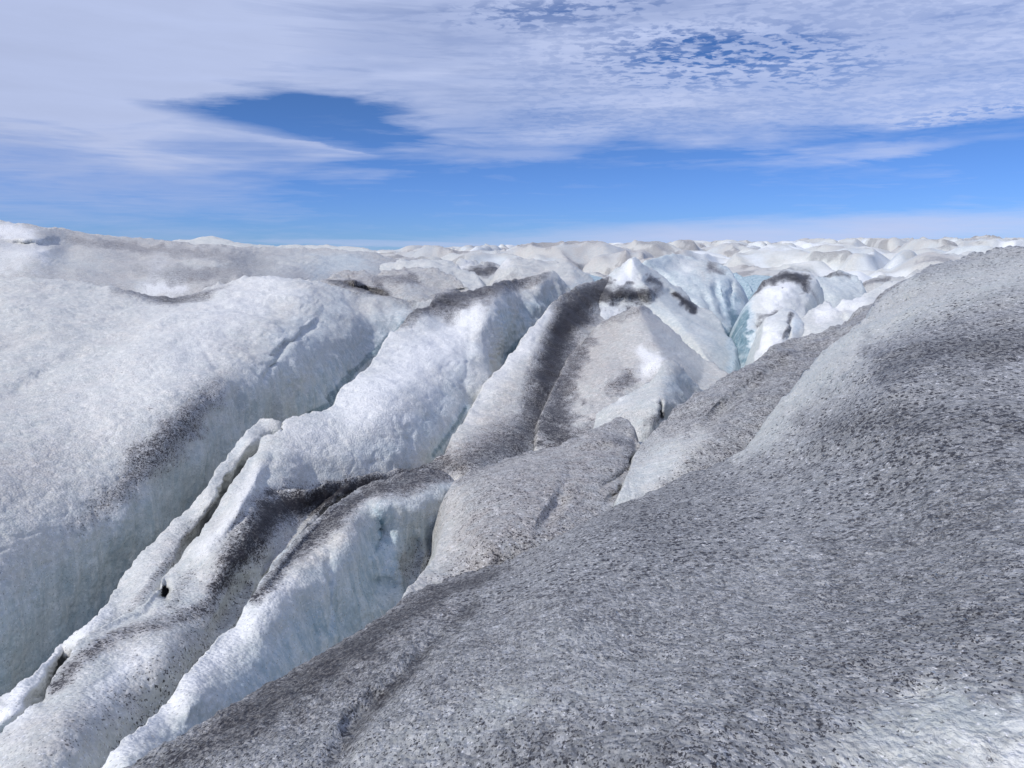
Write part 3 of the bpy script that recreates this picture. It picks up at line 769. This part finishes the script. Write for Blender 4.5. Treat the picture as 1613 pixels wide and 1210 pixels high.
# ------------------------------------------------------------------ bodies of ice, near to far
# polygons: (x, y) smooth, (x, y, 1) corner; controls: (x, y, metres ahead)
ridge('F', 'foreground_slope',
 [(60, 1330), (190, 1210), (300, 1148), (400, 1090), (500, 1028), (570, 985), (640, 937), (720, 905), (800, 878), (880, 842), (965, 797), (1060, 755),
  (1165, 713), (1215, 650), (1270, 585), (1320, 535), (1372, 495), (1410, 455), (1450, 424), (1500, 404), (1560, 392), (1640, 386), (1760, 382), (1950, 388), (2500, 400, 1), (2500, 1600, 1), (60, 1600, 1)],
 [(1100, 1210, 2.1), (1613, 1210, 1.85), (1750, 1000, 2.4), (190, 1210, 3.3), (60, 1400, 2.7), (400, 1090, 4.3), (640, 937, 6.6), (800, 878, 7.8), (965, 797, 9.0),
  (1165, 713, 10.2), (1270, 585, 12.6), (1372, 495, 14.2), (1450, 424, 15.5), (1560, 392, 15.8), (1700, 384, 14.5), (1850, 386, 14), (2500, 402, 10.5), (2500, 700, 4.4), (2500, 1100, 2.1), (2400, 1550, 1.3), (1200, 900, 4.6), (1613, 700, 5.3),
  (1613, 500, 9.2), (1400, 600, 8.0), (1400, 800, 5.2), (1000, 1000, 3.8), (800, 1100, 3.1), (640, 1050, 4.0), (400, 1180, 3.2), (1480, 480, 11.5), (1290, 660, 8.8), (1100, 1400, 1.75),
  (600, 1500, 1.9), (1700, 1500, 1.4), (1500, 1080, 2.35), (1600, 900, 3.2), (1000, 850, 6.4), (1850, 700, 5), (900, 960, 4.4)],
 h=3.0, kind='structure', mat=MATN, amp=1.0,
 cuts=[([(760, 925), (700, 1000), (640, 1060), (560, 1130), (510, 1230)], 30, 0.15), ([(1380, 1110), (1450, 1085), (1500, 1065)], 22, 0.02),
       ([(1165, 713), (1290, 625), (1360, 560), (1450, 520), (1600, 500)], 60, 0.16), ([(1060, 770), (1200, 740), (1400, 700)], 26, 0.08)])

ridge('F2', 'brown_slope',
 [(968, 806, 1), (975, 780), (990, 745), (1004, 712), (1035, 668), (1075, 636), (1112, 606), (1152, 585), (1205, 563), (1262, 541), (1320, 516), (1372, 484), (1410, 452), (1440, 440, 1),
  (1480, 520, 1), (1400, 640, 1), (1200, 800, 1), (1000, 880, 1)],
 [(970, 795, 9.4), (1004, 712, 12.2), (1075, 636, 14.0), (1152, 585, 15.5), (1262, 541, 17.5), (1372, 484, 19.5), (1430, 445, 20.5), (1165, 713, 10.9), (1080, 720, 10.8), (1150, 650, 12.6),
  (1270, 585, 14.4), (1372, 510, 17), (1200, 800, 10.2), (1400, 640, 14.5), (1000, 880, 9.4), (1030, 745, 10.5)],
 label='brown grey gritty slope rising from the narrow crease to the gorge edge', cat='ice slope',
 cuts=[([(1085, 690), (1140, 640), (1210, 590), (1300, 535)], 16, 0.35), ([(1030, 760), (1100, 700), (1160, 660)], 22, -0.12)])

ridge('F3', 'gritty_ledge',
 [(1185, 575), (1200, 558), (1225, 540), (1250, 532), (1300, 521), (1345, 500), (1385, 474), (1425, 442), (1460, 430, 1), (1440, 520, 1), (1200, 620, 1)],
 [(1200, 558, 18.6), (1250, 532, 20.4), (1345, 500, 22), (1425, 442, 24), (1200, 620, 17.2), (1440, 520, 20), (1300, 550, 18.8)],
 label='low dark gritty ledge behind the brown slope crest, beside the blue gorge', cat='ice ledge')

ridge('D', 'brown_dome',
 [(630, 950), (645, 925), (668, 895), (688, 862), (700, 825), (703, 792), (712, 768), (735, 750), (765, 733), (812, 714), (860, 702), (905, 689), (945, 672), (978, 665), (998, 676), (1006, 698),
  (1003, 722), (992, 748), (978, 775), (968, 800, 1), (1010, 900, 1), (700, 1060, 1), (600, 1020, 1)],
 [(640, 935, 7.1), (668, 895, 8.0), (700, 820, 10.0), (715, 768, 11.2), (780, 727, 12.4), (860, 702, 13.0), (945, 672, 13.9), (1000, 690, 13.3), (990, 750, 11.0), (970, 797, 9.55), (850, 800, 9.0),
  (760, 850, 8.1), (780, 780, 9.7), (900, 740, 11.0), (1000, 900, 8.0), (700, 1000, 6.9), (800, 890, 7.9), (660, 960, 6.9)],
 label='smooth brownish dome of ice between the dark saddle and the narrow crease', cat='ice dome',
 cuts=[([(1000, 690), (1004, 715), (992, 745)], 9, 0.5), ([(905, 700), (950, 690), (985, 695)], 16, -0.25), ([(985, 765), (955, 790)], 8, 0.2),
       ([(905, 740), (880, 790), (850, 835)], 18, 0.22), ([(945, 770), (990, 742)], 8, 0.25)])

ridge('W', 'blue_walled_ridge',
 [(110, 1290), (155, 1213), (190, 1172), (228, 1138), (262, 1108), (290, 1068), (318, 1032), (345, 1005), (372, 984), (388, 952), (412, 915), (440, 872), (470, 842), (505, 815), (540, 788), (572, 766),
  (610, 752), (655, 742), (698, 742), (716, 760), (712, 800), (720, 850), (720, 950, 1), (640, 1060, 1), (300, 1290, 1)],
 [(155, 1213, 4.0), (262, 1108, 5.2), (372, 984, 6.9), (440, 872, 8.9), (505, 815, 10.4), (572, 766, 11.9), (655, 745, 12.4), (700, 750, 12.2),
  (400, 985, 6.75), (470, 905, 8.05), (540, 845, 9.2), (600, 795, 10.4), (660, 775, 11.1), (695, 800, 11.2), (430, 935, 7.4), (520, 850, 9.3),
  (300, 1110, 5.0), (200, 1210, 3.9), (330, 1140, 5.1), (420, 1060, 6.3), (480, 960, 7.7), (500, 1030, 7.5), (560, 900, 9.1), (570, 990, 8.8), (620, 860, 10.3), (620, 930, 9.8),
  (680, 860, 11.0), (660, 930, 10.1), (300, 1290, 4.4), (640, 1060, 9), (600, 830, 10.4)],
 label='narrow near ridge with a tall fluted blue wall and brown silty top', cat='ice ridge',
 cuts=[([(600, 795), (588, 850), (590, 900), (600, 960)], 42, 0.38), ([(520, 860), (515, 930), (512, 1010)], 13, 0.10), ([(645, 820), (655, 870), (640, 930)], 16, 0.15), ([(560, 770), (500, 820), (455, 870), (410, 930)], 9, -0.18)])

ridge('S', 'dark_saddle_ridge',
 [(300, 900, 1), (345, 855), (385, 815), (420, 780), (445, 771), (485, 770), (540, 757), (600, 743), (650, 736), (690, 722), (708, 700), (722, 672), (742, 642), (762, 608), (786, 580), (812, 548), (838, 515),
  (862, 488), (880, 468), (905, 455), (930, 446), (955, 436), (985, 440, 1), (1000, 470, 1), (960, 520, 1), (900, 600, 1), (880, 720, 1), (800, 800, 1), (640, 860, 1), (480, 960, 1), (380, 1010, 1)],
 [(300, 920, 9.6), (385, 815, 10.6), (425, 780, 11.2), (485, 772, 11.6), (600, 745, 12.9), (690, 722, 14.2), (742, 642, 17.8), (812, 548, 23), (880, 470, 29), (955, 438, 34),
  (480, 800, 11.5), (430, 850, 9.9), (540, 800, 12.0), (400, 930, 9.2), (480, 900, 10.2), (640, 770, 12.9), (740, 740, 13.0), (800, 800, 13.5), (640, 860, 13), (780, 700, 14.8), (830, 700, 15.4), (880, 720, 16),
  (790, 640, 18.0), (850, 640, 18.6), (860, 590, 21.4), (900, 600, 21.5), (840, 560, 22.3), (885, 520, 26.2), (920, 480, 29.5), (960, 500, 30), (985, 450, 34)],
 label='long dark soiled saddle ridge climbing from black hollow to the peak', cat='ice ridge',
 cuts=[([(548, 768), (500, 812), (455, 862), (400, 920)], 10, -0.25)])

ridge('HG', 'white_broad_ridge',
 [(-60, 1330, 1), (-60, 1195), (0, 1160), (45, 1118), (72, 1103), (78, 1082), (92, 1058), (110, 1035), (128, 1012), (155, 990), (195, 968), (232, 945), (262, 905), (278, 890), (292, 862), (318, 835), (342, 800), (355, 775),
  (382, 738), (405, 710), (418, 690), (436, 682), (446, 664), (480, 656), (508, 650), (527, 638), (536, 618), (560, 592), (585, 566), (605, 540), (632, 512), (652, 494), (678, 482), (688, 465),
  (745, 456), (790, 444), (830, 432), (865, 427), (884, 436), (900, 470), (880, 520, 1), (800, 620, 1), (760, 780, 1), (640, 860, 1), (520, 880, 1), (440, 960, 1), (300, 1160, 1), (200, 1330, 1)],
 [(-60, 1200, 4.9), (0, 1165, 5.1), (75, 1100, 5.75), (128, 1012, 6.7), (195, 968, 7.6), (278, 890, 9.2), (345, 800, 10.6), (405, 710, 12.6), (446, 664, 13.8), (527, 638, 15.3), (605, 540, 20.5), (678, 482, 25), (745, 458, 28),
  (830, 432, 33), (875, 432, 34), (765, 500, 24.6), (760, 560, 22.4), (797, 560, 26.0), (800, 500, 28.2), (832, 530, 29.2), (880, 470, 33), (850, 440, 32.5), (740, 640, 18.6), (700, 720, 15.8), (600, 745, 13.8), (690, 640, 17.3), (600, 650, 15.0),
  (520, 720, 13.2), (640, 590, 17.8), (480, 770, 12.2), (430, 775, 11.2), (410, 800, 10.3), (440, 720, 12.3), (380, 800, 10.0), (340, 880, 8.9), (400, 870, 9.3), (300, 960, 7.9), (350, 960, 8.3), (380, 990, 8.3), (200, 1030, 6.6), (150, 1080, 5.9),
  (260, 1040, 6.5), (320, 1050, 7.1), (100, 1150, 5.0), (240, 1120, 6.0), (60, 1230, 4.4), (160, 1200, 5.1), (200, 1330, 4.6), (300, 1160, 6.2), (800, 620, 22), (760, 780, 17), (520, 880, 11), (700, 560, 20.5), (440, 960, 9.5), (720, 500, 24.5)],
 label='broad white ridge running from lower left to the centre, dark silt on its top', cat='ice ridge',
 cuts=[([(262, 924), (256, 946)], 13, 0.9), ([(778, 470), (777, 520), (772, 560), (768, 600)], 36, -1.0, 1), ([(150, 1000), (230, 968), (270, 900)], 10, 0.10),
       ([(446, 668), (444, 682)], 4, 0.3), ([(425, 695), (400, 760), (360, 820), (315, 870)], 16, -0.22), ([(330, 1010), (380, 940), (400, 900)], 18, 0.18)])

ridge('G3', 'sliver_ridge',
 [(-60, 1150), (0, 1098), (45, 1065), (100, 1015), (150, 972), (185, 925), (212, 882), (240, 852), (275, 818), (310, 783), (345, 735), (375, 700), (402, 668), (418, 660), (438, 663), (455, 668, 1),
  (440, 720, 1), (400, 800, 1), (340, 900, 1), (260, 1000, 1), (160, 1100, 1), (60, 1180, 1), (-60, 1240, 1)],
 [(-60, 1150, 5.5), (0, 1098, 6.1), (100, 1015, 7.4), (185, 925, 9.0), (240, 852, 10.2), (310, 783, 11.6), (375, 700, 13.4), (410, 664, 14.4), (440, 665, 14.3),
  (20, 1125, 5.7), (60, 1090, 6.25), (110, 1025, 7.15), (200, 950, 8.2), (265, 880, 9.5), (330, 790, 11.1), (395, 700, 13.1), (90, 1080, 6.9), (60, 1130, 6.3), (345, 810, 11.5), (290, 890, 9.9), (415, 700, 13.7), (160, 1060, 8), (340, 900, 11.5), (440, 740, 14.5), (400, 800, 13.5), (-60, 1240, 6), (60, 1180, 7), (260, 1000, 9.6), (230, 960, 8.1), (150, 1010, 7.2)],
 label='thin sliver ridge left of the dark crack, against the big blue wall', cat='ice ridge', cuts=[([(425, 690), (405, 712), (382, 740), (355, 777), (342, 802), (318, 838), (292, 865), (278, 892)], 15, 1.0), ([(112, 1030), (92, 1058), (78, 1085), (60, 1110)], 22, 1.3)])

ridge('E3', 'blue_spike',
 [(935, 660), (948, 640), (975, 622), (1005, 606), (1030, 588), (1050, 568), (1066, 574), (1082, 592), (1100, 612), (1130, 640, 1), (1060, 720, 1), (960, 720, 1)],
 [(935, 660, 16.9), (975, 622, 17.8), (1005, 606, 18.2), (1050, 568, 19.2), (1082, 592, 19.4), (1100, 612, 19.6), (1045, 640, 15.8), (1040, 600, 17.4), (990, 650, 16.1), (1060, 660, 16.3), (1080, 640, 17.5), (1060, 720, 15), (960, 720, 14.6)],
 label='small pointed grey blue spike of ice in front of the bright patch', cat='ice spike', cuts=[([(1042, 630), (1040, 648), (1044, 666)], 5, 0.25)])

ridge('E2', 'central_pyramid',
 [(845, 712, 1), (848, 680), (856, 645), (872, 612), (888, 575), (905, 550), (930, 525), (958, 503), (985, 490), (1005, 481), (1020, 483), (1040, 500), (1065, 525), (1095, 550), (1125, 572), (1150, 590, 1),
  (1130, 680, 1), (1000, 760, 1), (860, 760, 1)],
 [(848, 690, 15.6), (856, 645, 17.6), (888, 575, 22.4), (930, 525, 26.4), (958, 503, 28), (1005, 481, 28), (1040, 500, 28.6), (1095, 550, 25.8), (1150, 590, 22.5), (1010, 510, 26), (1040, 560, 22.6), (1060, 600, 20.5), (1000, 600, 19.6), (960, 560, 22.2),
  (940, 640, 17.6), (900, 640, 18.0), (880, 690, 15.8), (1100, 610, 21), (1130, 680, 18), (1000, 760, 14), (860, 760, 14), (1010, 560, 22.2), (1030, 590, 21)],
 label='smooth pinkish pyramid of ice in the centre with one bright patch', cat='ice pyramid', amp=0.5, cuts=[([(975, 604), (1010, 590), (1025, 580)], 16, 0.22), ([(1060, 520), (1110, 570)], 14, 0.25), ([(1006, 482), (1018, 510), (1030, 540), (1050, 572)], 60, -1.5, 1), ([(950, 530), (900, 600), (870, 660)], 40, 0.5)])

ridge('E0', 'white_peak',
 [(880, 520, 1), (898, 480), (925, 458), (950, 440), (968, 424), (982, 410), (996, 404), (1006, 408), (1022, 420), (1040, 432), (1058, 448), (1078, 462), (1098, 482), (1118, 492), (1138, 512), (1148, 532), (1157, 550), (1158, 580),
  (1150, 620, 1), (1000, 620, 1), (880, 620, 1)],
 [(898, 480, 32), (950, 440, 35), (996, 405, 36), (1040, 432, 36.2), (1098, 482, 35), (1138, 512, 32), (1158, 560, 27.5), (990, 440, 33), (985, 462, 31.2), (1030, 470, 32), (940, 480, 30.5), (900, 520, 28.5), (1080, 500, 30.6), (1120, 550, 26.8),
  (1000, 500, 30.5), (1150, 600, 24.5), (1000, 620, 27), (880, 620, 26), (965, 495, 30), (1060, 520, 29.4)],
 label='bright white pointed peak with black silt around its foot', cat='ice peak', amp=0.55, cuts=[([(1022, 440), (1060, 470), (1095, 500)], 12, 0.9), ([(996, 404), (975, 440), (960, 462)], 22, -0.8, 1), ([(996, 404), (1010, 430), (1022, 455)], 20, -0.9, 1), ([(958, 470), (990, 476), (1025, 472)], 14, 0.25), ([(1040, 470), (1080, 520), (1130, 580)], 30, -0.7, 1)])

ridge('C', 'gorge_wall_ridge',
 [(1000, 470, 1), (1005, 420), (1020, 410), (1045, 406), (1075, 404), (1110, 410), (1140, 420), (1158, 436), (1166, 470), (1162, 520), (1160, 575), (1150, 620, 1), (1080, 600, 1)],
 [(1020, 410, 42), (1075, 404, 46), (1120, 414, 45), (1160, 436, 43), (1100, 450, 39.5), (1130, 490, 36.5), (1148, 520, 34), (1160, 540, 34.5), (1160, 600, 29), (1080, 600, 33), (1040, 440, 41), (1162, 470, 41), (1165, 500, 39)],
 label='pale ice wall dropping into the blue gorge behind the peak', cat='ice ridge', amp=0.8, cuts=[([(1020, 410), (1060, 440), (1100, 480), (1150, 540)], 20, -0.8, 1), ([(1125, 440), (1140, 500)], 9, 0.7), ([(1110, 460), (1122, 500)], 7, 0.4), ([(1150, 440), (1152, 500)], 8, 0.6)])

ridge('C2', 'gorge_back_wall',
 [(1120, 600, 1), (1128, 470), (1140, 436), (1160, 428), (1172, 440), (1182, 455), (1200, 470, 1), (1200, 600, 1)],
 [(1128, 470, 47), (1140, 436, 50), (1172, 440, 49), (1200, 470, 46), (1120, 600, 44), (1200, 600, 42), (1160, 520, 47)],
 label='deep blue back wall closing the gorge', cat='ice wall')

ridge('R3', 'white_block',
 [(1190, 580, 1), (1192, 556), (1200, 528), (1206, 506), (1220, 492), (1240, 484), (1258, 492), (1262, 520), (1262, 560, 1), (1240, 600, 1)],
 [(1192, 556, 24), (1200, 528, 25), (1206, 506, 26.5), (1240, 484, 28.5), (1258, 500, 27.5), (1235, 520, 25), (1215, 550, 23.2), (1262, 560, 24.5), (1240, 600, 21.5)],
 label='small bright white block at the gorge edge, lowest of the blocks', cat='ice block', group='ice blocks right of the gorge', cuts=[([(1246, 500), (1240, 540)], 5, 0.5)])

ridge('R4', 'white_slab',
 [(1255, 590, 1), (1256, 530), (1262, 500), (1280, 484), (1300, 477), (1318, 480), (1345, 472), (1380, 458), (1420, 444), (1450, 430), (1480, 440, 1), (1440, 520, 1), (1340, 580, 1)],
 [(1258, 530, 26), (1270, 492, 28.5), (1300, 477, 30), (1345, 472, 31), (1420, 444, 34), (1300, 520, 26), (1360, 500, 27.5), (1440, 500, 29), (1340, 580, 24), (1280, 540, 24.8)],
 label='long pale slab behind the gritty ledge, right of the small bright block', cat='ice slab', cuts=[([(1318, 482), (1335, 510)], 8, 0.3)])

ridge('R1', 'bright_block',
 [(1165, 600, 1), (1168, 545), (1172, 505), (1178, 478), (1188, 458), (1205, 442), (1228, 432), (1252, 429), (1275, 432), (1284, 442), (1276, 462), (1268, 480), (1270, 520, 1), (1230, 600, 1)],
 [(1168, 545, 29), (1176, 490, 31.5), (1195, 450, 34), (1228, 432, 36), (1275, 432, 36.5), (1220, 460, 32.2), (1215, 490, 30), (1260, 455, 33.5), (1268, 480, 32.5), (1240, 480, 31), (1200, 530, 27.6), (1185, 560, 27), (1230, 600, 25)],
 label='bright white block with a dark soiled cap, right wall of the gorge', cat='ice block', group='ice blocks right of the gorge', cuts=[([(1190, 500), (1196, 530), (1190, 570)], 10, 0.5)])

ridge('R2', 'blue_block',
 [(1262, 520, 1), (1266, 490), (1272, 462), (1282, 442), (1298, 431), (1320, 428), (1342, 430), (1356, 438), (1360, 455), (1356, 475), (1360, 510, 1)],
 [(1266, 490, 35.5), (1282, 442, 37.5), (1320, 428, 39), (1356, 438, 38.5), (1315, 460, 35.8), (1356, 475, 36), (1310, 500, 33), (1360, 510, 34)],
 label='flat topped pale blue block right of the dark capped block', cat='ice block', group='ice blocks right of the gorge', cuts=[([(1272, 462), (1266, 490)], 8, 0.6)])

ridge('R5', 'low_block',
 [(1352, 490, 1), (1358, 452), (1372, 440), (1395, 434), (1420, 433), (1445, 424), (1470, 420, 1), (1470, 480, 1)],
 [(1358, 452, 41), (1395, 434, 43), (1445, 424, 45), (1352, 490, 38), (1470, 480, 38)],
 label='low soiled block behind the long pale slab', cat='ice block', group='ice blocks right of the gorge')

ridge('L1', 'great_left_ridge',
 [(-460, 470, 1), (-460, 436, 1), (-140, 440), (-60, 440), (0, 438), (60, 436), (110, 441), (160, 448), (200, 456), (235, 463), (272, 465), (310, 456), (345, 442), (385, 437), (425, 434), (465, 437), (505, 443), (530, 452), (560, 460), (600, 466), (640, 470), (672, 476), (700, 490, 1),
  (680, 560, 1), (600, 660, 1), (500, 720, 1), (380, 830, 1), (240, 980, 1), (100, 1120, 1), (-140, 1260, 1), (-460, 1260, 1)],
 [(-460, 440, 25), (-460, 700, 11.5), (-460, 1000, 7.5), (-460, 1260, 7), (-140, 446, 26.5), (0, 438, 26), (110, 441, 26.5), (200, 456, 26), (272, 465, 25.5), (345, 442, 27.5), (425, 434, 29), (505, 443, 29), (600, 466, 29.5), (672, 476, 30),
  (0, 700, 12.8), (0, 560, 18), (150, 600, 16.5), (150, 780, 12.2), (250, 520, 20.5), (300, 650, 15.3), (340, 600, 17), (380, 500, 22.5), (470, 480, 24.4), (0, 850, 10.2), (100, 860, 10.9),
  (0, 1000, 9.3), (-140, 900, 9), (100, 1010, 10.8), (200, 905, 12.6), (200, 820, 12.2), (300, 800, 14.8), (300, 730, 14.6), (400, 665, 18), (400, 590, 18.4), (480, 655, 20.2), (480, 540, 22), (520, 640, 21.3), (560, 560, 24), (640, 510, 27.5), (640, 560, 27),
  (500, 720, 20), (380, 830, 17), (240, 980, 13.5), (100, 1120, 11), (-140, 1260, 9)],
 label='great pale ridge filling the left, with a diagonal dark streak and blue wall', cat='ice ridge',
 cuts=[([(512, 478), (505, 500), (470, 530), (440, 555), (405, 605)], 9, 0.22), ([(300, 520), (330, 560), (350, 600)], 6, 0.05), ([(200, 462), (270, 466), (320, 458)], 24, 0.7), ([(0, 625), (60, 595), (150, 540)], 20, 0.22), ([(640, 480), (600, 520), (560, 560)], 26, 0.2)])

ridge('L2', 'left_skyline_ridge',
 [(-140, 480, 1), (-140, 345), (-60, 344), (0, 348), (45, 352), (85, 359), (130, 365), (180, 369), (230, 375), (290, 383), (340, 386), (400, 389), (440, 390), (490, 390), (545, 391), (580, 398), (612, 405), (650, 408), (700, 412, 1),
  (690, 450, 1), (560, 480, 1), (300, 500, 1)],
 [(-140, 345, 36), (0, 348, 40), (130, 365, 43), (290, 383, 46), (440, 390, 49), (545, 391, 51), (640, 408, 54), (0, 385, 35), (60, 392, 34), (110, 395, 38), (0, 430, 30), (120, 425, 32), (200, 410, 37), (250, 430, 33), (300, 440, 31.5), (300, 410, 36.5), (400, 410, 40),
  (430, 430, 35), (520, 420, 43), (590, 430, 43), (270, 455, 30), (300, 500, 28), (560, 480, 36), (690, 450, 46), (380, 425, 34), (-140, 460, 29)],
 label='wide brown tinted ridge along the left skyline with snow at its end', cat='ice ridge', amp=0.45, edge=0.5,
 cuts=[([(0, 383), (60, 388), (100, 378)], 10, 1.2), ([(180, 400), (260, 412), (340, 428), (420, 408)], 14, 0.8), ([(130, 370), (240, 395), (400, 408)], 10, 0.5)])

ridge('L4', 'far_left_snow_ridge',
 [(240, 420, 1), (262, 384), (280, 377), (300, 376), (330, 374), (352, 377), (380, 383), (430, 386), (490, 386), (550, 388), (590, 397), (600, 420, 1)],
 [(262, 384, 62), (330, 374, 64), (430, 386, 66), (550, 388, 68), (240, 420, 55), (600, 420, 58), (400, 415, 56)],
 label='thin bright snow edge peeking over the left skyline ridge', cat='ice ridge', amp=0.3, edge=0.4)

ridge('M1', 'brown_mound',
 [(495, 480, 1), (506, 446), (525, 432), (548, 425), (575, 427), (605, 427), (635, 421), (662, 420), (690, 428), (715, 438), (735, 452), (742, 466), (720, 490, 1), (600, 500, 1)],
 [(506, 446, 33), (548, 425, 36), (605, 427, 37), (662, 420, 39), (735, 452, 34.5), (560, 445, 33), (640, 450, 33), (690, 450, 34.5), (600, 500, 30), (720, 490, 31)],
 label='brown soiled mound behind the great left ridge, dark along its foot', cat='ice mound', cuts=[([(530, 450), (575, 456), (615, 468)], 10, 0.8), ([(700, 460), (745, 454)], 6, 0.5)])

ridge('M2', 'pale_mound',
 [(585, 450, 1), (600, 424), (628, 412), (658, 408), (690, 408), (718, 416), (742, 428), (760, 448), (740, 470, 1)],
 [(600, 424, 45), (658, 408, 47), (718, 416, 46), (760, 448, 41), (680, 430, 42), (740, 470, 38), (585, 450, 41)],
 label='pale mound just behind the brown soiled mound', cat='ice mound')

ridge('M3', 'dark_hollow_mound',
 [(690, 460, 1), (702, 432), (714, 416), (732, 410), (760, 414), (790, 414), (810, 420), (800, 440), (780, 460, 1)],
 [(702, 432, 46), (732, 410, 52), (790, 414, 54), (740, 430, 47), (780, 430, 47), (800, 440, 45), (690, 460, 42), (780, 460, 42)],
 label='mound with a dark grey hollow right of the pale mound', cat='ice mound')

ridge('M4', 'round_shoulder',
 [(770, 470, 1), (782, 436), (792, 414), (806, 405), (830, 404), (860, 408), (885, 414), (905, 424), (925, 434), (934, 452), (905, 490, 1), (820, 500, 1)],
 [(782, 436, 42), (806, 405, 46), (860, 408, 47), (925, 434, 43), (934, 452, 41), (820, 430, 41), (880, 440, 39.5), (910, 460, 38), (905, 490, 36), (820, 500, 36), (770, 470, 38)],
 label='smooth rounded shoulder of ice between the dark hollow and the peak', cat='ice mound')
